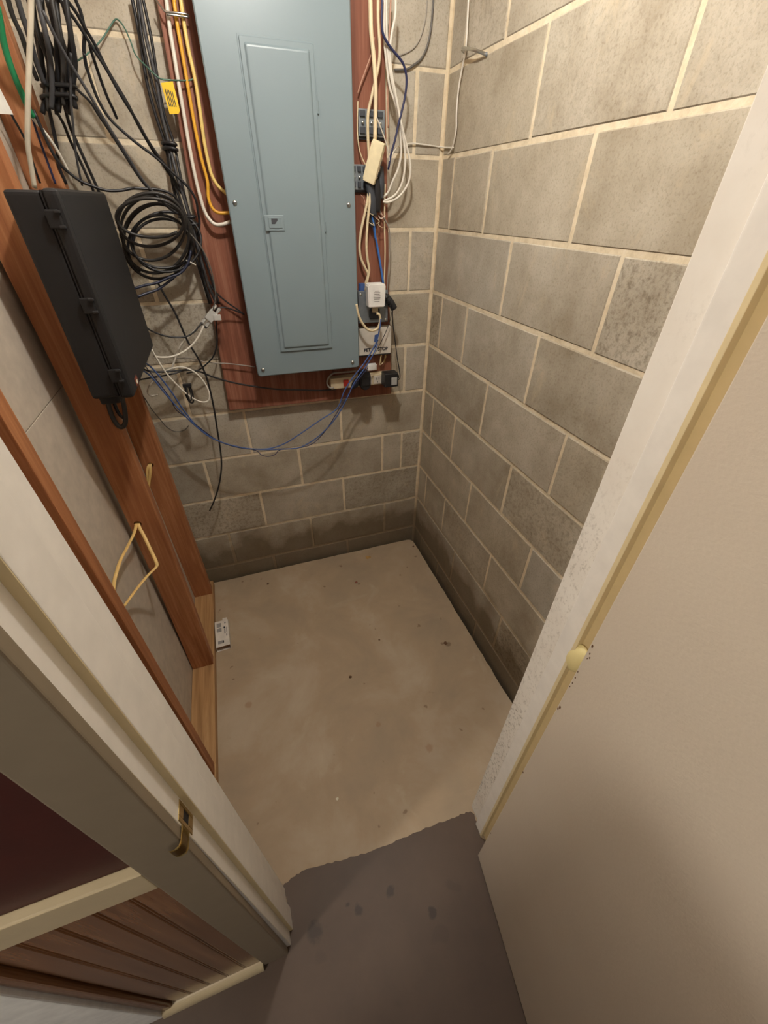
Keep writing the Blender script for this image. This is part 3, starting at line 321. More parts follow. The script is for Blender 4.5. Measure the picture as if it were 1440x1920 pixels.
def tube_data(P, r, n=8, flat=1.0, flatdir=None, per=6):
    pts = spline(P, per); vs = []; fs = []
    up = None
    for i, p in enumerate(pts):
        tdir = (pts[min(i+1, len(pts)-1)]-pts[max(i-1, 0)]).normalized()
        if up is None:
            up = Vector(flatdir) if flatdir else (Vector((0, 0, 1)) if abs(tdir.z) < .8 else Vector((1, 0, 0)))
        a = (up-tdir*up.dot(tdir)).normalized(); b = tdir.cross(a)
        if not flatdir: up = a
        for k in range(n):
            th = 2*math.pi*k/n
            vs.append(p+a*(r*math.cos(th))+b*(r*flat*math.sin(th)))
    L = len(pts)
    for i in range(L-1):
        for k in range(n):
            fs.append((i*n+k, i*n+(k+1) % n, (i+1)*n+(k+1) % n, (i+1)*n+k))
    fs.append(tuple(range(n))[::-1]); fs.append(tuple((L-1)*n+k for k in range(n)))
    return vs, fs
def tube(name, P, r, mat, parent=None, **k):
    vs, fs = tube_data(P, r, **k); return link(name, mesh(name, [tuple(v) for v in vs], fs, True), mat, parent)
def prism(name, poly, axis, a0, a1, mat, parent=None, bev=0.0):
    # poly in the two other axes (cyclic order), extruded along axis from a0 to a1
    def P(u, v, a): return {'x': (a, u, v), 'y': (u, a, v), 'z': (u, v, a)}[axis]
    bm = bmesh.new(); n = len(poly)
    A = [bm.verts.new(P(u, v, a0)) for u, v in poly]; B = [bm.verts.new(P(u, v, a1)) for u, v in poly]
    bm.faces.new(A[::-1]); bm.faces.new(B)
    for i in range(n): bm.faces.new((A[i], A[(i+1) % n], B[(i+1) % n], B[i]))
    if bev: bmesh.ops.bevel(bm, geom=list(bm.edges), offset=bev, segments=2, affect='EDGES')
    return link(name, frombm(name, bm), mat, parent)
def thing(name, label, cat, loc=(0, 0, 0), group=None):
    o = bpy.data.objects.new(name, None); COL.objects.link(o); o.location = loc; o.empty_display_size = .05
    o['label'] = label; o['category'] = cat
    if group: o['group'] = group
    bpy.context.view_layer.update()
    return o
def keep(o, parent):                      # parent while keeping world placement
    o.parent = parent; o.matrix_parent_inverse = Matrix.Translation(-Vector(parent.location)); return o
def adopt(parent, *objs):
    for o in objs: keep(o, parent)
def tag(o, label, cat, group=None):
    o['label'] = label; o['category'] = cat
    if group: o['group'] = group
    return o
def struct(o): o['kind'] = 'structure'; return o
def bored(o, cuts):                       # drill cable holes through a stud
    for p0, p1, r in cuts:
        c = cyl('cutter', p0, p1, r, None, None, n=18)
        md = o.modifiers.new('b', 'BOOLEAN'); md.operation = 'DIFFERENCE'; md.object = c; md.solver = 'EXACT'
        bpy.context.view_layer.update()
        me = bpy.data.meshes.new_from_object(o.evaluated_get(bpy.context.evaluated_depsgraph_get()))
        o.modifiers.clear(); o.data = me; bpy.data.objects.remove(c)

# ---------------------------------------------------------------- block walls
H = .2032; LB = .4064; Z0 = .080; J = .0088
def block(parent, wall, a0, a1, z0, z1, depth=.05):
    # one block on the back wall (a = x) or the right wall (a = y): chamfered, slightly uneven face
    rnd = lambda s: random.uniform(-s, s)
    pr = rnd(.0012); ch = .0035
    def V(a, d, z): return (a, d, z) if wall == 'back' else (d, a, z)
    s = 1
    O = [(a0, z0), (a1, z0), (a1, z1), (a0, z1)]
    O = [(a+rnd(.0012), z+rnd(.0012)) for a, z in O]
    I = [(O[0][0]+ch, O[0][1]+ch), (O[1][0]-ch, O[1][1]+ch), (O[2][0]-ch, O[2][1]-ch), (O[3][0]+ch, O[3][1]-ch)]
    vs = [V(a, depth, z) for a, z in O]+[V(a, .0022+pr*.4, z) for a, z in O]+[V(a, pr*.6-.0005, z) for a, z in I]
    fs = [(8, 9, 10, 11)]
    for i in range(4):
        j = (i+1) % 4; fs += [(i, j, 4+j, 4+i), (4+i, 4+j, 8+j, 8+i)]
    fs.append((3, 2, 1, 0))
    bm = bmesh.new(); W = [bm.verts.new(v) for v in vs]
    for f in fs: bm.faces.new([W[i] for i in f])
    o = link('concrete_block', frombm('concrete_block', bm), 'block', parent); return o
ZT = 2.40; WX = -1.235; WY = -1.34
wb = struct(box('wall_back', WX, .20, .0014, .20, -.125, ZT, 'mortar', bev=0))
wr = struct(box('wall_right', .0014, .20, WY, .0014, -.125, ZT, 'mortar', bev=0))
def course(parent, wall, heads, lo, c):
    z0 = Z0+c*H+J/2; z1 = Z0+(c+1)*H-J/2
    if c == -1: z0 = -.12
    if z0 > ZT-.02: return
    z1 = min(z1, ZT)
    e = [-.009]+[-h for h in heads if h < -lo-.02]+[lo]
    for i in range(len(e)-1):
        a1 = e[i]-(J/2 if i else 0); a0 = e[i+1]+(J/2 if i < len(e)-2 else 0)
        block(parent, wall, a0, a1, z0, z1)
for c in range(-1, 12):
    if c % 2 == 0:
        h0 = {0: .188, 2: .2046}.get(c, .2)
        hb = ([.104] if c >= 2 else [])+[h0+i*LB for i in range(4)]
        hr = [{8: .5046, 6: .5018, 4: .5014, 2: .5034, 0: .46}.get(c, .5030)+i*LB for i in range(3)]
    else:
        hb = [{1: .4102}.get(c, .4060)+i*LB for i in range(3)]
        hr = [.100]+[{7: .332, 5: .3021, 3: .3123, 1: .3135}.get(c, .320)+i*LB for i in range(3)]
    course(wb, 'back', hb, WX, c); course(wr, 'right', hr, WY, c)

# ---------------------------------------------------------------- floor
fl = []
bm = bmesh.new()
nx, ny = 60, 60
edge = [(-.024+random.uniform(-.002, .002)) for _ in range(200)]
outline = []
for i in range(31): outline.append((WX+(-.052-WX)*i/30, -.0235+random.uniform(-.0015, .0015)))
outline += [(-.040, -.027), (-.030, -.036), (-.024, -.052)]
for i in range(40): outline.append((-.0215+random.uniform(-.0018, .0018), -.07-i*(1.26)/39))
outline += [(-.02, -1.345), (.9, -1.345), (.9, -3.2), (-3.2, -3.2), (-3.2, -1.40), (WX, -1.40)]
floor = struct(prism('floor', outline[::-1], 'z', -.10, 0.0, 'slab'))
ft = box('footing', WX, .02, -1.40, .01, -.14, -.075, 'dark_gap', floor, bev=0)
# painted threshold: ragged brown coat, 1 mm thick
pe = []
ctrl = [(-.957, -1.325), (-.90, -1.312), (-.80, -1.322), (-.70, -1.333), (-.60, -1.335), (-.50, -1.335), (-.42, -1.338), (-.355, -1.340)]
ctrl = [Vector((a, b, 0)) for a, b in ctrl]
for p in spline(ctrl, 9): pe.append((p.x, p.y+random.uniform(-.0022, .0022)))
pe += [(-.346, -1.352), (-.350, -1.368), (-.343, -1.385), (-.356, -1.398), (-.357, -1.412), (-.345, -1.425), (-.34, -1.45), (.85, -1.455), (.85, -3.1), (-3.1, -3.1), (-3.1, -1.453), (-.968, -1.453), (-.952, -1.42), (-.951, -1.36)]
box_p = prism('paint_coat', pe[::-1], 'z', -.001, .0012, 'floor_paint', floor); box_p['label'] = 'brown painted floor coat with a ragged edge'

# ---------------------------------------------------------------- left stud wall
wl = struct(box('wall_left', -1.34, -1.215, -1.34, .0, -.05, ZT, 'drywall', bev=0))
sheet = box('drywall_sheet', -1.216, -1.2125, -.98, -.003, 1.212, ZT, 'drywall', wl, bev=.0006)
sheet2 = box('drywall_sheet', -1.216, -1.2125, -.98, -.003, .04, 1.2095, 'drywall', wl, bev=.0006)
sp = box('sole_plate', -1.2125, -1.127, -1.30, -.045, .0, .038, 'plate_wood', wl, bev=.002)
tp = box('top_plate', -1.2125, -1.127, -1.30, -.0, ZT-.038, ZT, 'stud_wood', wl, bev=.002)
def stud(y0, mat='stud_wood', x1=-1.131): return box('stud', -1.2125, x1, y0, y0+.038, .038, ZT-.038, mat, wl, bev=.0025)
s1 = stud(-.542); s2 = stud(-.136); s3 = stud(-.978)
bored(s1, [((-1.190, -.60, .80), (-1.190, -.45, .80), .0105)])
bm = bmesh.new(); bm.from_mesh(s1.data)            # this stud is bowed
for k in range(1, 16):
    bmesh.ops.bisect_plane(bm, geom=bm.verts[:]+bm.edges[:]+bm.faces[:], plane_co=(0, 0, k*.15), plane_no=(0, 0, 1))
for v in bm.verts: v.co.x += .0185*math.sin(math.pi*min(v.co.z, 1.9)/1.9)
bm.to_mesh(s1.data); bm.free()
bored(s2, [((-1.182, -.20, .778), (-1.182, -.05, .778), .0105)])
s4 = box('stud', -1.2125, -1.131, -1.325, -1.287, .038, ZT-.038, 'stud_wood', wl)

# ---------------------------------------------------------------- front wall and door frame
wf = struct(box('wall_front', -1.42, -.975, -1.451, -1.34, 0, ZT, 'wall_red', bev=0))
hd = box('header', -.975, -.325, -1.451, -1.34, 2.05, ZT, 'wall_red', wf, bev=0)
rs = box('return_wall', -.325, .35, -1.451, -1.34, 0, ZT, 'wall_red', wf, bev=0)
rear = box('wall_extension', -3.0, -1.42, -1.451, -1.34, 0, ZT, 'wall_red', wf, bev=0)
# jambs: lining board, stop, rebate strip
jl = struct(box('trim_1', -.974, -.954, -1.4515, -1.333, 0, 2.05, 'trim_white', bev=.0015))
box('door_stop', -.956, -.945, -1.4235, -1.378, 0, 2.04, 'trim_white', jl, bev=.0012)
box('stop_edge', -.955, -.9455, -1.4245, -1.4225, 0, 2.04, 'trim_cream', jl, bev=.0003)
box('rebate', -.9555, -.9542, -1.4512, -1.4245, 0, 2.04, 'trim_cream', jl, bev=.0004)
jr = struct(box('trim_2', -.345, -.325, -1.4515, -1.330, 0.004, 2.05, 'jamb_paint', bev=.0015))
box('door_stop', -.3565, -.344, -1.411, -1.376, .004, 2.04, 'trim_white', jr, bev=.0035, seg=3)
box('stop_edge', -.3570, -.345, -1.4122, -1.4055, .004, 2.04, 'trim_cream', jr, bev=.0008)
box('rebate', -.3458, -.3445, -1.4512, -1.4115, .004, 2.04, 'rebate_tan', jr, bev=.0004)
# painted-over hinge filler across the stop and rebate
bm = bmesh.new(); bmesh.ops.create_uvsphere(bm, u_segments=20, v_segments=12, radius=1.0)
for v in bm.verts: v.co = Vector((-.350+v.co.x*.0095, -1.4165+v.co.y*.0185-v.co.z*.004, .975+v.co.z*.036))
link('filler_patch', frombm('filler_patch', bm, True), 'patch', jr)['label'] = 'yellow painted filler patch over the stop'
for z in (.60, 1.50): pass
jt = struct(box('trim_3', -.955, -.345, -1.4515, -1.330, 2.03, 2.05, 'jamb_paint', bev=.0015))
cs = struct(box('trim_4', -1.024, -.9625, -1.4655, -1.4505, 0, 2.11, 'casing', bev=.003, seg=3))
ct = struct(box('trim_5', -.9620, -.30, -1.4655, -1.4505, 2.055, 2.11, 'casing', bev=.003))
# strike plate: face leaf on the rebate with its latch hole, rounded lip turned over the casing
bm = bmesh.new()
zc = .962; h = .029
for a in ((-1.449, -1.4435, zc-h, zc+h), (-1.431, -1.4265, zc-h, zc+h)): add_box(bm, -.9544, -.9530, a[0], a[1], a[2], a[3], .0004, 1)
for a in ((-1.4435, -1.431, zc-h, zc-.012), (-1.4435, -1.431, zc+.012, zc+h)): add_box(bm, -.9544, -.9530, a[0], a[1], a[2], a[3], .0004, 1)
spl = link('strike_plate', frombm('strike_plate', bm), 'brass', jl); spl['label'] = 'brass latch strike plate'
bm = bmesh.new()
path = [(-.9533, -1.4470), (-.9533, -1.4580), (-.9538, -1.4665), (-.9560, -1.4705), (-.9610, -1.4722), (-.9660, -1.4715), (-.9695, -1.4690)]
wid = [.017, .0168, .0165, .0158, .0145, .0118, .0075]
rows = []
for (px, py), hw_ in zip(path, wid):
    rows.append([bm.verts.new((px, py, zc-hw_)), bm.verts.new((px, py, zc-hw_*.5)), bm.verts.new((px, py, zc+hw_*.5)), bm.verts.new((px, py, zc+hw_))])
for A, B in zip(rows, rows[1:]):
    for q in range(3): bm.faces.new((A[q], A[q+1], B[q+1], B[q]))
bmesh.ops.solidify(bm, geom=bm.faces[:], thickness=.0012)
link('strike_lip', frombm('strike_lip', bm, True), 'brass', spl)
box('latch_hole', -.9550, -.9536, -1.4430, -1.4315, zc-.0118, zc+.0118, 'dark_gap', spl, bev=0)

# the old jamb leans a little out of plumb
bpy.context.view_layer.update()
for o in [jl]+list(jl.children)+[q for ch in jl.children for q in ch.children]:
    for v in o.data.vertices: v.co.x += .001-.009*v.co.z
# door leaf, open into the hall on the right jamb
ang = math.atan2(.0465, .3156)
dl = bpy.data.objects.new('door_1', None); COL.objects.link(dl); struct(dl)
dl.location = (-.3895, -1.449, .010); dl.rotation_euler = (0, 0, -ang)
d1 = box('leaf', 0, .035, -.61, 0, 0, 2.02, 'door_paint', dl, bev=.0018)
# chipped screw holes and scuffs along the hinge edge
for k, (dz, dy, sx) in enumerate([(1.067, -.004, .0022), (1.052, -.006, .0016), (1.046, -.009, .0016), (1.040, -.006, .0013), (1.000, -.003, .0014), (.985, -.004, .0016), (.970, -.004, .0014), (.958, -.003, .0012), (.896, -.005, .0028), (.888, -.003, .0022), (.62, -.002, .0022), (.22, -.003, .002)]):
    bm = bmesh.new(); bmesh.ops.create_icosphere(bm, subdivisions=1, radius=sx)
    bmesh.ops.transform(bm, matrix=Matrix.Translation((-.0002, dy, dz)) @ Matrix.Diagonal((.35, .8, 1.6, 1)), verts=bm.verts)
    link('chip', frombm('chip', bm), 'grime', dl)
bm = bmesh.new()

# hall side of the front wall: beadboard below a rail, dark red above
xs = [-1.024, -1.0648, -1.1075, -1.150, -1.193, -1.236]
for i in range(len(xs)-1):
    a, b = xs[i+1]+.0022, xs[i]-(.0022 if i else 0)
    mid = []
    box('beadboard_plank', a, b, -1.4585, -1.4508, .0, .86, 'plank_wood', wf, bev=.0022, seg=2)
    if i: cyl('bead', (xs[i], -1.4562, 0), (xs[i], -1.4562, .86), .0024, 'plank_wood', wf, n=10)
cb = box('corner_bead', -1.262, -1.2385, -1.4655, -1.4508, 0, .86, 'plank_wood', wf, bev=.006, seg=3)
rail = struct(box('trim_6', -1.262, -1.0230, -1.4650, -1.4505, .848, .916, 'rail_cream', bev=.003, seg=3))
cw = struct(box('trim_7', -1.352, -1.263, -1.4720, -1.4505, 0, 2.10, 'adapter_white', bev=.004, seg=3))
# quarter-round at the wall foot
qp = [(-1.4505, .0)]+[(-1.4585-.016*math.sin(a), .002+.024*math.cos(a)) for a in [i*math.pi/16 for i in range(9)]]
qp = [(-1.4505, .026)]+[(-1.4585-.017*math.sin(i*math.pi/16), .026*math.cos(i*math.pi/16)) for i in range(9)]+[(-1.4505, 0)]
bb = struct(prism('baseboard_hall', qp, 'x', -1.262, -1.0245, 'rail_cream'))
hblock = struct(box('hall_shade_blocker', -1.50, -1.38, -3.2, -1.815, 0, 1.60, 'drywall', bev=.004))  # unseen low slab, added to keep hall lamp light off door and floor
ceil = struct(box('ceiling', -3.0, .9, -3.2, .2, ZT, ZT+.03, 'ceiling', bev=0))

# ---------------------------------------------------------------- backing board and breaker panel
bd = tag(prism('backing_board', [(-.8635, .914), (-.178, .905), (-.236, 2.20), (-.803, 2.20)], 'y', -.036, -.0015, 'board_red', bev=.002),
         'red brown stained plywood backing board behind the grey breaker panel', 'board')
PX0, PX1, PZ0, PZ1 = -.7345, -.347, 1.063, 2.16
pn = thing('breaker_panel', 'tall grey steel breaker panel with a long latched door on the red board', 'breaker panel', (-.54, -.036, 1.06))
keep(box('body', PX0+.014, PX1-.014, -.110, -.0365, PZ0+.016, PZ1-.016, 'panel_grey', bev=.002), pn)
# cover sheet with rounded corners and turned rim
def rrect(x0, x1, z0, z1, r, n=5):
    o = []
    for cx, cz, a in ((x1-r, z1-r, 0), (x0+r, z1-r, 90), (x0+r, z0+r, 180), (x1-r, z0+r, 270)):
        for k in range(n+1):
            q = math.radians(a+90*k/n); o.append((cx+r*math.cos(q), cz+r*math.sin(q)))
    return o
def stack(name, layers, mat, parent, smooth=False):
    # layers: (poly, y); skins successive outlines, caps last and first
    bm = bmesh.new(); R = [[bm.verts.new((u, y, v)) for u, v in p] for p, y in layers]
    n = len(R[0])
    for A, B in zip(R, R[1:]):
        for i in range(n): bm.faces.new((A[i], A[(i+1) % n], B[(i+1) % n], B[i]))
    bm.faces.new(R[0]); bm.faces.new(R[-1][::-1])
    o = link(name, frombm(name, bm), mat); keep(o, parent); return o
stack('cover', [(rrect(PX0, PX1, PZ0, PZ1, .010), -.106), (rrect(PX0, PX1, PZ0, PZ1, .010), -.1185), (rrect(PX0+.003, PX1-.003, PZ0+.003, PZ1-.003, .009), -.1215)], 'panel_grey', pn)
DX0, DX1, DZ0, DZ1 = -.640, -.452, 1.146, 1.907
ins = lambda d, r: rrect(DX0+d, DX1-d, DZ0+d, DZ1-d, r)
# raised lip around the door opening, then the door with its pressed inner field
stack('door_surround', [(ins(-.0045, .004), -.1205), (ins(-.0035, .004), -.1228), (ins(-.0012, .003), -.1228)], 'panel_grey', pn)
dr = stack('panel_door', [(ins(0, .003), -.1215), (ins(0, .003), -.1262), (ins(.0015, .003), -.1272), (ins(.011, .004), -.1272), (ins(.0155, .004), -.1312), (ins(.0185, .004), -.1318)], 'panel_grey', pn)
# the door stands a little open at its lower latch side
bpy.context.view_layer.update()
# latch: recessed pull plate with dark triangular finger hole
lt = keep(box('latch', -.6375, -.5785, -.1345, -.1300, 1.506, 1.546, 'panel_grey', bev=.0022), pn)
k = keep(box('latch_plate', -.626, -.586, -.1362, -.1340, 1.513, 1.541, 'panel_grey', bev=.0012), pn)
k = keep(prism('latch_hole', [(-.6175, 1.5375), (-.5985, 1.5375), (-.5985, 1.533), (-.6075, 1.5235), (-.6175, 1.5235)], 'y', -.1366, -.1350, 'panel_dark'), pn)
for z in (1.789, 1.516, 1.252):
    keep(cyl('hinge', (-.4505, -.1245, z-.013), (-.4505, -.1245, z+.013), .0034, 'panel_grey', n=10), pn)
for x, z in ((-.7145, 1.574), (-.3695, 1.573), (-.7135, 1.088), (-.374, 1.085)):
    s = keep(dome('cover_screw', (x, -.1225, z), .0068, (0, -1, 0), 'steel', None, .65), pn)
    keep(box('slot', x-.005, x+.005, -.1271, -.1262, z-.0008, z+.0008, 'panel_dark', bev=0), pn)

# ---------------------------------------------------------------- black case on the studs
CX0, CX1, CY0, CY1, CZ0, CZ1 = -1.118, -1.033, -.640, -.197, 1.214, 1.592
ca = thing('equipment_case', 'big black plastic case with clipped lid screwed to the left studs', 'case', (CX0, -.42, CZ0))
keep(box('base', CX0, -1.062, CY0+.004, CY1-.004, CZ0+.003, CZ1-.003, 'case_black', bev=.008, seg=3), ca)
keep(box('lid', -1.060, CX1, CY0, CY1, CZ0, CZ1, 'case_black', bev=.009, seg=3), ca)
keep(box('lid_seam', -1.0625, -1.0595, CY0+.003, CY1-.003, CZ0+.003, CZ1-.003, 'case_black', bev=0), ca)
for z in (1.5475, 1.407, 1.267):
    keep(box('clip', -1.066, -1.043, CY0-.0042, CY0+.002, z-.0145, z+.0145, 'case_black', bev=.0025), ca)
    keep(box('clip_tab', -1.050, -1.041, CY0-.0075, CY0+.002, z+.009, z+.0135, 'case_edge', bev=.001), ca)
    keep(box('clip_tab', -1.050, -1.041, CY0-.0075, CY0+.002, z-.0135, z-.009, 'case_edge', bev=.001), ca)
for y, zz in ((-.60, CZ0-.006), (-.52, CZ0-.008), (-.44, CZ0-.008), (-.30, CZ0-.006)):
    keep(box('cable_gland', -1.112, -1.072, y-.016, y+.016, zz-.012, CZ0+.01, 'case_black', bev=.005, seg=3), ca)
keep(box('warning_sticker', -1.0335, -1.0322, CY0+.055, CY0+.085, 1.222, 1.240, 'scrap_red', bev=.0002), ca)
keep(box('warning_sticker', -1.0335, -1.0320, CY0+.063, CY0+.077, 1.225, 1.232, 'scrap_pale', bev=.0002), ca)
tag(tube('cable_loop', [(-1.105, -.545, 1.212), (-1.118, -.545, 1.170), (-1.119, -.548, 1.130), (-1.110, -.552, 1.112), (-1.096, -.55, 1.122), (-1.086, -.548, 1.160), (-1.080, -.545, 1.212)], .0058, 'coil_black'),
    'short black cable loop drooping from the case\'s underside', 'cable')
tag(tube('cable_loop', [(-1.098, -.53, 1.212), (-1.108, -.53, 1.172), (-1.107, -.533, 1.140), (-1.099, -.535, 1.130), (-1.092, -.53, 1.145), (-1.090, -.528, 1.212)], .0040, 'black'),
    'smaller black loop nested inside the loop below the case', 'cable')

# ---------------------------------------------------------------- cables
GROUPS = {('coax_cable', 'black'): 'black cables left of the board', ('coax_cable', 'white'): 'white cables below the black case', ('coax_cable', 'blue_black'): 'black cables left of the board', 'phone_cable': 'phone cables along the board\'s right edge', 'network_cable': 'blue network cables', 'house_cable': 'sheathed house cables', 'adapter_cord': 'adapter cords'}
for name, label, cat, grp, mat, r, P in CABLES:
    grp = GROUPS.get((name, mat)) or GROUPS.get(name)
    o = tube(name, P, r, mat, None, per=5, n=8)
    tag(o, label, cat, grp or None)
    if 'bare cut end' in label:
        e = Vector(P[-1]); d = (e-Vector(P[-2])).normalized()
        cyl('bare_end', e, e+d*.009, .0012, 'steel', o, n=8)
        cyl('dielectric', e-d*.001, e+d*.004, .0022, 'white', o, n=10)
def bundle(name, label, strands, r, mats, ties):
    o = thing(name, label, 'cable bundle', strands[0][2])
    for i, s in enumerate(strands): keep(tube('cable', s, r[i % len(r)], mats[i % len(mats)], None, per=5, n=8), o)
    for k, f in ties:
        # a strap wrapped round the strands at fraction f
        pts = [spline(s, 6) for s in strands[:k]]
        c = [p[int(f*(len(p)-1))] for p in pts]
        mid = sum(c, Vector())/len(c)
        rad = max((q-mid).length for q in c)+.006
        nx = (pts[0][int(f*(len(pts[0])-1))+1]-pts[0][int(f*(len(pts[0])-1))]).normalized()
        a = (max(c, key=lambda q: (q-mid).length)-mid).normalized(); b = nx.cross(a).normalized()
        ring = [mid+a*(rad*math.cos(t))+b*(.014*math.sin(t)) for t in [i*2*math.pi/14 for i in range(15)]]
        keep(tube('tie', ring, .0045, 'black', None, per=3, n=6), o)
    return o
bundle('cable_bundle', 'thick bundle of black cables strapped together above the black case', BUNDLE_STUD, (.0052, .0046), ('black', 'coil_black', 'charcoal', 'black'), [(9, .74), (9, .86)])
bundle('cable_bundle', 'bundle of black cables running down the red board\'s left edge', BUNDLE_BOARD, (.0042, .0036), ('black', 'black', 'charcoal', 'black'), [(4, .40), (4, .43), (4, .68), (4, .71)])
# zip tie tail and pale tie on the lower coil
tag(tube('zip_tie', [(-.886, -.095, 1.430), (-.878, -.10, 1.428), (-.868, -.10, 1.422), (-.862, -.098, 1.418)], .0020, 'white'), 'white zip tie round the coil beside the board', 'zip tie')
# yellow flat cables through the stud holes
def ribbon(name, P, label):
    return tag(tube(name, P, .0050, 'nm_flat', None, per=6, n=8, flat=.42, flatdir=(1, .2, .1)), label, 'cable', 'sheathed house cables')
ribbon('house_cable', [(-1.183, -0.5, 0.8), (-1.1761, -0.546, 0.7992), (-1.1784, -0.59, 0.7977), (-1.186, -0.65, 0.8013), (-1.1904, -0.71, 0.8101), (-1.1955, -0.755, 0.8052), (-1.1991, -0.78, 0.7979), (-1.195, -0.82, 0.7989)], 'yellow flat cable from the stud hole curling towards the left wall')
ribbon('house_cable', [(-1.172, -0.5, 0.8), (-1.1694, -0.546, 0.7975), (-1.1585, -0.575, 0.776), (-1.146, -0.61, 0.7489), (-1.1326, -0.65, 0.7289), (-1.1329, -0.665, 0.7235), (-1.1524, -0.69, 0.7211), (-1.1765, -0.73, 0.7177), (-1.1953, -0.79, 0.725), (-1.194, -0.84, 0.7483)], 'yellow flat cable from the stud hole kinked towards the corner stud')
ribbon('house_cable', [(-1.185, -0.09, 0.78), (-1.187, -0.138, 0.7803), (-1.1985, -0.148, 0.7577), (-1.2061, -0.152, 0.7258), (-1.2203, -0.157, 0.7026), (-1.219, -0.17, 0.6785), (-1.2095, -0.2, 0.6514)], 'yellow flat cable from the rear stud hole, left of two')
ribbon('house_cable', [(-1.181, -0.09, 0.78), (-1.1818, -0.138, 0.7794), (-1.1882, -0.15, 0.7546), (-1.2015, -0.155, 0.7219), (-1.2118, -0.16, 0.6929), (-1.2106, -0.175, 0.6675), (-1.2022, -0.2, 0.6319)], 'yellow flat cable from the rear stud hole, right of two')

# ---------------------------------------------------------------- small fittings on the board
tg = thing('wire_tag', 'yellow printed tag hanging on the black cable bundle', 'tag', (-.829, -.062, 1.82))
keep(prism('card', [(-.846, 1.819), (-.816, 1.824), (-.8135, 1.770), (-.8185, 1.763), (-.841, 1.761)], 'y', -.0665, -.0655, 'tag_yellow'), tg)
for i in range(5):
    keep(prism('print_line', [(-.840+.004*i, 1.809-.001*i), (-.838+.004*i, 1.809-.001*i), (-.836+.004*i, 1.776), (-.838+.004*i, 1.776)], 'y', -.0670, -.0664, 'ink'), tg)
def relay(x0, x1, z0, z1, label):
    r = thing('terminal_block', label, 'terminal block', ((x0+x1)/2, -.036, z0))
    keep(box('housing', x0, x1, -.052, -.0365, z0, z1, 'galv', bev=.002), r)
    n = 3
    for i in range(n):
        a = x0+(x1-x0)*(i+.12)/n; b = x0+(x1-x0)*(i+.72)/n
        keep(box('terminal', a, b, -.058, -.050, z0+.006, z0+.022, 'panel_dark', bev=.0015), r)
        keep(box('terminal', a, b, -.058, -.050, z1-.018, z1-.004, 'panel_dark', bev=.0015), r)
        keep(dome('screw', ((a+b)/2, -.0565, (z0+z1)/2), .0042, (0, -1, 0), 'steel', None), r)
    keep(box('mounting_foot', x0-.003, x1+.003, -.044, -.0365, z0-.006, z0+.003, 'panel_dark', bev=.001), r)
    return r
relay(-.311, -.226, 1.742, 1.804, 'upper grey terminal block screwed to the red board')
relay(-.338, -.284, 1.612, 1.676, 'lower grey terminal block half behind the breaker panel')
# cream phone jack, tilted
jk = thing('phone_jack', 'cream plastic phone jack hanging tilted among the white cables', 'phone jack', (-.272, -.085, 1.68))
bm = bmesh.new(); add_box(bm, -.019, .019, -.016, .016, -.052, .052, .003, 3)
j1 = link('housing', frombm('housing', bm), 'jack_cream', jk)
bm = bmesh.new(); add_box(bm, .014, .0215, -.010, .010, -.035, .020, .002, 2)
j2 = link('jack_face', frombm('jack_face', bm), 'strip_cream', jk)
j3 = box('socket', .0205, .0222, -.006, .006, -.030, -.016, 'panel_dark', jk, bev=.0005)
j4 = box('socket', .0205, .0222, -.006, .006, -.004, .010, 'panel_dark', jk, bev=.0005)
j5 = box('ridge', -.0205, -.012, -.0165, .0165, -.046, .046, 'jack_cream', jk, bev=.002)
jk.rotation_euler = (math.radians(6), math.radians(20), math.radians(-28))
# tape-wrapped splice below it
tw = thing('tape_splice', 'dark taped bunch of splices below the cream phone jack', 'splice', (-.262, -.065, 1.60))
for i, (a, b, r) in enumerate([((-.285, -.068, 1.632), (-.270, -.066, 1.545), .014), ((-.262, -.070, 1.640), (-.258, -.066, 1.555), .013), ((-.245, -.060, 1.672), (-.246, -.064, 1.590), .012), ((-.278, -.06, 1.56), (-.268, -.055, 1.515), .011)]):
    vs, fs = tube_data([a, tuple((Vector(a)+Vector(b))/2+Vector((.003, -.003, 0))), b], r, n=10, flat=.8)
    keep(link('taped_end', mesh('taped_end', [tuple(v*1) for v in vs], fs, True), 'panel_dark' if i != 1 else 'black'), tw)
for i in range(7):
    a = random.uniform(-.285, -.245); z = random.uniform(1.515, 1.56)
    keep(tube('stripped_wire', [(a, -.066, z), (a+random.uniform(-.02, .02), -.078, z-.008), (a+random.uniform(-.03, .03), -.072, z+random.uniform(-.02, .012))], .0011, random.choice(['pink', 'white', 'blue', 'cream']), None, n=6), tw)
for a, b in (((-.311, -.060, 1.60), (-.300, -.064, 1.57)), ((-.306, -.060, 1.595), (-.290, -.06, 1.548)), ((-.300, -.062, 1.548), (-.270, -.066, 1.535))):
    keep(tube('stripped_wire', [a, tuple((Vector(a)+Vector(b))/2+Vector((.004, -.004, .004))), b], .0011, 'pink', None, n=6), tw)
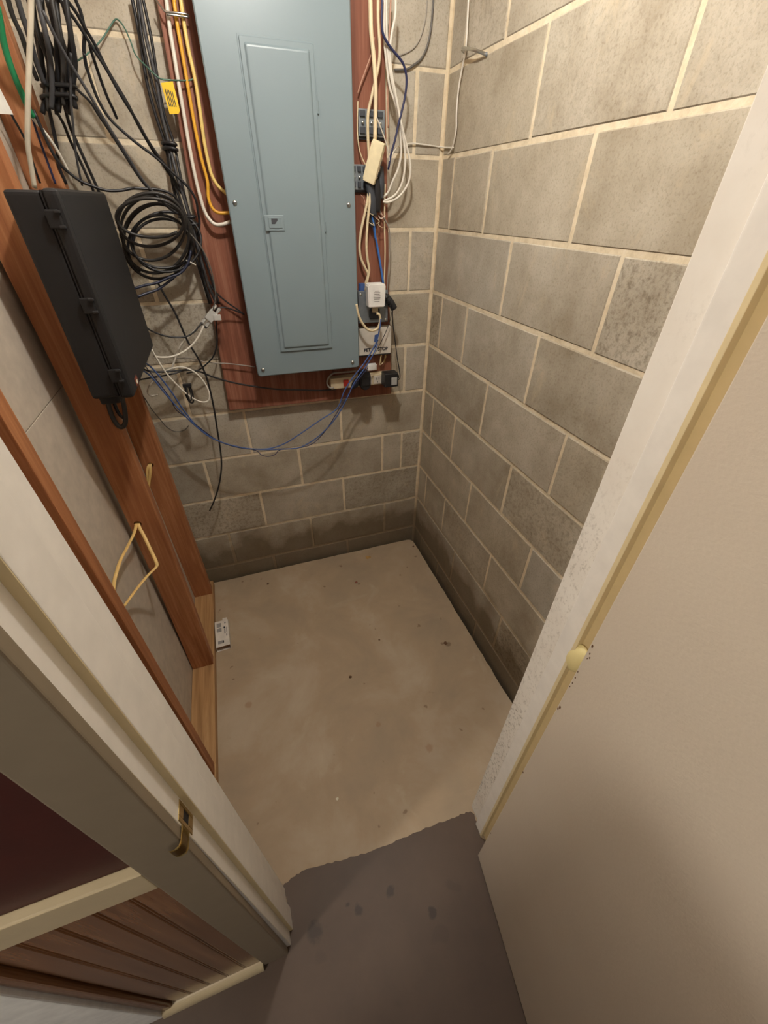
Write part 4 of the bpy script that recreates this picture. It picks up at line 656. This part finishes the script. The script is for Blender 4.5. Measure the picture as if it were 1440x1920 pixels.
# galvanised outlet box with duplex outlet; white adapter plugged into it
ob = thing('outlet_box', 'galvanised steel outlet box right of the breaker panel', 'outlet box', (-.28, -.036, 1.22))
keep(box('steel_box', -.330, -.222, -.080, -.0365, 1.218, 1.320, 'galv', bev=.003), ob)
keep(box('cover_plate', -.334, -.218, -.084, -.0800, 1.214, 1.3235, 'galv', bev=.003), ob)
for z in (1.245, 1.292):
    o = keep(box('outlet', -.292, -.252, -.0880, -.0835, z-.017, z+.017, 'panel_dark', bev=.004, seg=3), ob)
keep(dome('screw', (-.325, -.0845, 1.312), .005, (0, -1, 0), 'steel', None), ob)
keep(dome('screw', (-.227, -.0845, 1.222), .005, (0, -1, 0), 'steel', None), ob)
keep(cyl('cable_clamp', (-.312, -.062, 1.318), (-.312, -.062, 1.345), .014, 'blue', n=12), ob)
wa = thing('power_adapter', 'white power adapter plugged into the galvanised outlet box', 'adapter', (-.276, -.088, 1.275))
keep(prism('housing', [(-.306, 1.274), (-.245, 1.274), (-.242, 1.345), (-.248, 1.351), (-.303, 1.351), (-.309, 1.345)], 'y', -.126, -.0885, 'adapter_white', bev=.003), wa)
for i, (w_, z) in enumerate(((.016, 1.328), (.024, 1.323), (.020, 1.318), (.026, 1.312), (.026, 1.307), (.022, 1.302), (.020, 1.294))):
    keep(box('print_line', -.276-w_/2, -.276+w_/2, -.1268, -.1259, z-.0011, z+.0011, 'ink_grey', bev=0), wa)
keep(box('socket_block', -.285, -.262, -.100, -.0885, 1.252, 1.273, 'strip_cream', bev=.003), wa)  # small cream block under the adapter housing
bp = thing('plug', 'black plug sticking out right of the white adapter', 'plug', (-.222, -.08, 1.30))
vs, fs = tube_data([(-.246, -.084, 1.305), (-.228, -.094, 1.300), (-.212, -.102, 1.284), (-.203, -.106, 1.266)], .012, n=10)
keep(link('plug_body', mesh('plug_body', [tuple(v) for v in vs], fs, True), 'black'), bp)
for i in range(4):
    p = Vector((-.228, -.094, 1.300)).lerp(Vector((-.203, -.106, 1.266)), i/3)
    keep(cyl('strain_ridge', p-Vector((.003, .001, -.004)), p+Vector((.001, -.0005, -.002)), .0132, 'black', n=10), bp)
# white sign box
sg = thing('sign_box', 'white printed control box under the galvanised outlet box', 'control box', (-.262, -.036, 1.087))
keep(box('housing', -.331, -.196, -.068, -.0365, 1.090, 1.192, 'sign_white', bev=.003), sg)
keep(box('base_edge', -.333, -.194, -.060, -.0365, 1.084, 1.090, 'panel_dark', bev=.001), sg)
def text(name, body, size, loc, mat, parent):
    cu = bpy.data.curves.new(name, 'FONT'); cu.body = body; cu.size = size; cu.extrude = .0004; cu.align_x = 'CENTER'; cu.offset = .0006
    o = bpy.data.objects.new(name, cu); COL.objects.link(o); bpy.context.view_layer.update()
    me = bpy.data.meshes.new_from_object(o.evaluated_get(bpy.context.evaluated_depsgraph_get())); bpy.data.objects.remove(o)
    me.transform(Matrix.Rotation(math.pi/2, 4, 'X')); me.transform(Matrix.Translation(loc)); me.materials.clear()
    o = link(name, me, mat); keep(o, parent); return o
text('lettering', 'PET', .0175, (-.297, -.0684, 1.1045), 'ink', sg)
text('lettering', 'STOP', .0175, (-.232, -.0684, 1.1045), 'ink', sg)
keep(prism('emblem', [(-.266, 1.165), (-.250, 1.168), (-.256, 1.148), (-.250, 1.146), (-.268, 1.112), (-.262, 1.138), (-.269, 1.140)], 'y', -.0688, -.0676, 'blue'), sg)
keep(cyl('terminal_post', (-.232, -.055, 1.086), (-.236, -.058, 1.050), .003, 'brass', n=8), sg)
keep(cyl('terminal_post', (-.214, -.055, 1.086), (-.224, -.060, 1.052), .003, 'brass', n=8), sg)
# power strip with its adapters
ps = thing('power_strip', 'cream power strip with a red switch along the board\'s bottom', 'power strip', (-.35, -.036, .965))
keep(box('housing', -.456, -.185, -.076, -.0365, .968, 1.012, 'strip_cream', bev=.004, seg=3), ps)
keep(box('switch', -.404, -.382, -.082, -.074, .978, 1.004, 'switch_red', bev=.002), ps)
for x in (-.345, -.298, -.257, -.216):
    keep(box('outlet_face', x-.017, x+.017, -.0785, -.075, .973, 1.007, 'sign_white', bev=.003), ps)
    for dx in (-.006, .006): keep(box('slot', x+dx-.0012, x+dx+.0012, -.0790, -.0782, .990, .999, 'panel_dark', bev=0), ps)
    keep(cyl('ground_hole', (x, -.0782, .981), (x, -.0790, .981), .0022, 'panel_dark', n=8), ps)
nb = tag(box('connector_block', -.293, -.253, -.060, -.0365, 1.024, 1.048, 'adapter_white', bev=.003), 'small white connector block on the board above the power strip', 'connector')
a1 = thing('power_adapter', 'round black adapter plugged in the middle of the power strip', 'adapter', (-.318, -.079, .975))
keep(prism('housing', rrect(-.342, -.300, .968, 1.042, .016), 'y', -.120, -.0790, 'black', bev=.004), a1)
keep(box('grip', -.338, -.304, -.1225, -.119, .985, 1.024, 'case_black', bev=.003), a1)
a2 = thing('power_adapter', 'square black adapter with a grey label at the strip\'s right end', 'adapter', (-.208, -.079, .968))
keep(box('housing', -.241, -.182, -.126, -.0790, .970, 1.026, 'black', bev=.004, seg=3), a2)
keep(box('label', -.213, -.188, -.1270, -.1255, .979, 1.010, 'label_grey', bev=.0003), a2)
keep(box('cord_boss', -.183, -.173, -.112, -.094, .998, 1.012, 'black', bev=.003), a2)
a3 = tag(prism('cable_clip', [(-.374, .964), (-.346, .972), (-.334, 1.004), (-.352, 1.010), (-.372, .985)], 'y', -.092, -.078, 'black', bev=.003), 'black wedge clip behind the blue cables on the power strip', 'clip')
# coax splitter
sv = thing('coax_splitter', 'silver coax splitter with four screwed connectors beside the board', 'splitter', (-.852, -.098, 1.272))
ax = Vector((.039, 0, .035)).normalized(); pe_ = Vector((-ax.z, 0, ax.x))
c0 = Vector((-.850, -.098, 1.272))
bm = bmesh.new(); add_box(bm, -.017, .017, -.008, .008, -.013, .013, .0015, 2)
R_ = Matrix((( ax.x, 0, pe_.x), (0, 1, 0), (ax.z, 0, pe_.z))).to_4x4(); R_.translation = c0
bmesh.ops.transform(bm, matrix=R_, verts=bm.verts)
keep(link('body', frombm('body', bm), 'silver'), sv)
for s_, o_ in ((1, -.007), (1, .008), (-1, -.008), (-1, .007)):
    b = c0+ax*(s_*.017)+pe_*o_
    keep(cyl('threaded_port', b, b+ax*(s_*.010), .0040, 'silver', n=12), sv)
    keep(cyl('connector', b+ax*(s_*.009), b+ax*(s_*.021), .0055, 'silver', n=6), sv)
    if s_ < 0: keep(cyl('sleeve', b+ax*(s_*.021), b+ax*(s_*.028), .0048, 'black', n=10), sv)
keep(box('mounting_ear', c0.x+.006, c0.x+.030, -.108, -.100, c0.z-.014, c0.z+.004, 'silver', bev=.002), sv)
# black spring clip below the case
cl = thing('spring_clip', 'black wire clip hanging below the white cable loop', 'clip', (-.975, -.14, 1.03))
keep(tube('clip_loop', [(-.985, -.14, 1.065), (-.990, -.14, 1.03), (-.984, -.14, 1.005), (-.974, -.14, 1.003), (-.968, -.14, 1.03), (-.970, -.14, 1.065)], .003, 'black', None, n=6), cl)
keep(tube('clip_loop', [(-.980, -.146, 1.06), (-.984, -.15, 1.03), (-.979, -.15, 1.012), (-.973, -.146, 1.03), (-.974, -.144, 1.06)], .0022, 'black', None, n=6), cl)
keep(box('clip_bar', -.992, -.964, -.147, -.134, 1.058, 1.070, 'black', bev=.002), cl)
# metal strap staple on the right wall
stp = thing('wall_strap', 'bent metal strap pinning a white wire to the right block wall', 'strap', (-.005, -.17, 1.93))
keep(tube('strap', [(-.0035, -.118, 1.925), (-.020, -.120, 1.933), (-.022, -.15, 1.928), (-.018, -.20, 1.915), (-.003, -.238, 1.902)], .0038, 'steel', None, flat=.4, n=8), stp)
keep(dome('nail_head', (-.003, -.238, 1.902), .005, (-1, 0, 0), 'galv', None), stp)
# scrap of white sheet pinned by the left stud
tag(prism('paper_sheet', [(-.66, 1.83), (-.40, 1.79), (-.352, 1.712), (-.47, 1.700), (-.66, 1.712)], 'x', -1.1302, -1.1290, 'paper'), 'white paper sheet pinned on the studs at the left edge', 'paper')
# little carton on the floor by the sole plate
bx = thing('carton', 'small white printed carton lying open on the floor by the sole plate', 'carton', (-1.094, -.386, 0))
bx.rotation_euler = (0, 0, math.radians(1.5)); bpy.context.view_layer.update()
T = .0012; w2, l2, hh = .029, .072, .030
box('top', -w2, w2, -l2, l2, hh-T, hh, 'card', bx, bev=0); box('bottom', -w2, w2, -l2, l2, .0003, T, 'card', bx, bev=0)
box('side', -w2, -w2+T, -l2, l2, T, hh-T, 'card', bx, bev=0); box('side', w2-T, w2, -l2, l2, T, hh-T, 'card', bx, bev=0)
box('end', -w2+T, w2-T, l2-T, l2, T, hh-T, 'card', bx, bev=0); box('lining', -w2+T, w2-T, -l2+.012, -l2+.0135, T, hh-T, 'card_brown', bx, bev=0)
box('flap', .006, w2-.004, l2, l2+.012, hh-T, hh, 'card', bx, bev=0)
for (x0, x1, y0, y1, mt) in ((-.021, -.001, .036, .060, 'ink_grey'), (-.021, -.001, .010, .030, 'ink_grey'), (-.019, .001, -.056, -.040, 'ink_grey'), (.001, .006, -.054, -.042, 'ink'), (.008, .015, .024, .034, 'ink'), (.010, .015, -.006, .022, 'ink_grey'), (.018, .021, -.022, -.010, 'ink'), (.019, .021, .0, .03, 'ink_grey'), (.012, .019, .052, .058, 'ink_grey')):
    box('print_mark', x0, x1, y0, y1, hh-.0001, hh+.0003, mt, bx, bev=0)
# debris on the slab
def scrap(name, label, x, y, r, mat, sq=.25, seed=0):
    rr = random.Random(seed); bm = bmesh.new(); bmesh.ops.create_icosphere(bm, subdivisions=2, radius=r)
    for v in bm.verts:
        v.co *= 1+rr.uniform(-.35, .35); v.co.z = max(v.co.z*sq, -r*sq*.5)
    zmin = min(v.co.z for v in bm.verts)
    bmesh.ops.transform(bm, matrix=Matrix.Translation((x, y, -zmin+.0002)), verts=bm.verts)
    return tag(link(name, frombm(name, bm), mat), label, 'debris', 'crumbs on the slab' if name == 'crumb' else None)
scrap('leaf_scrap', 'flat tan scrap on the slab near the back right corner', -.316, -.093, .014, 'scrap_tan', .08, 1)
scrap('crumb', 'reddish crumb on the slab in front of the tan scrap', -.430, -.254, .006, 'scrap_red', .5, 2)
scrap('crumb', 'dark crumb in the middle of the slab', -.600, -.760, .0055, 'grime', .5, 3)
scrap('paint_chip', 'pale paint chip on the slab near the doorway', -.757, -1.166, .0045, 'scrap_pale', .4, 4)
scrap('crumb', 'small dark crumb on the slab near the right wall', -.150, -.738, .008, 'grime', .12, 5)
scrap('crumb', 'dark fleck on the slab close to the back wall', -.868, -.120, .006, 'grime', .3, 6)
scrap('crumb', 'brown pebble lying on the slab corner beside the gap', -.040, -.090, .006, 'grime', .5, 7)
scrap('crumb', 'tiny dark crumb right of the slab\'s middle', -.428, -.626, .004, 'grime', .4, 8)
scrap('nail_stub', 'rusty nail stub at the doorway end of the sole plate', -1.02, -1.255, .004, 'grime', .5, 9)
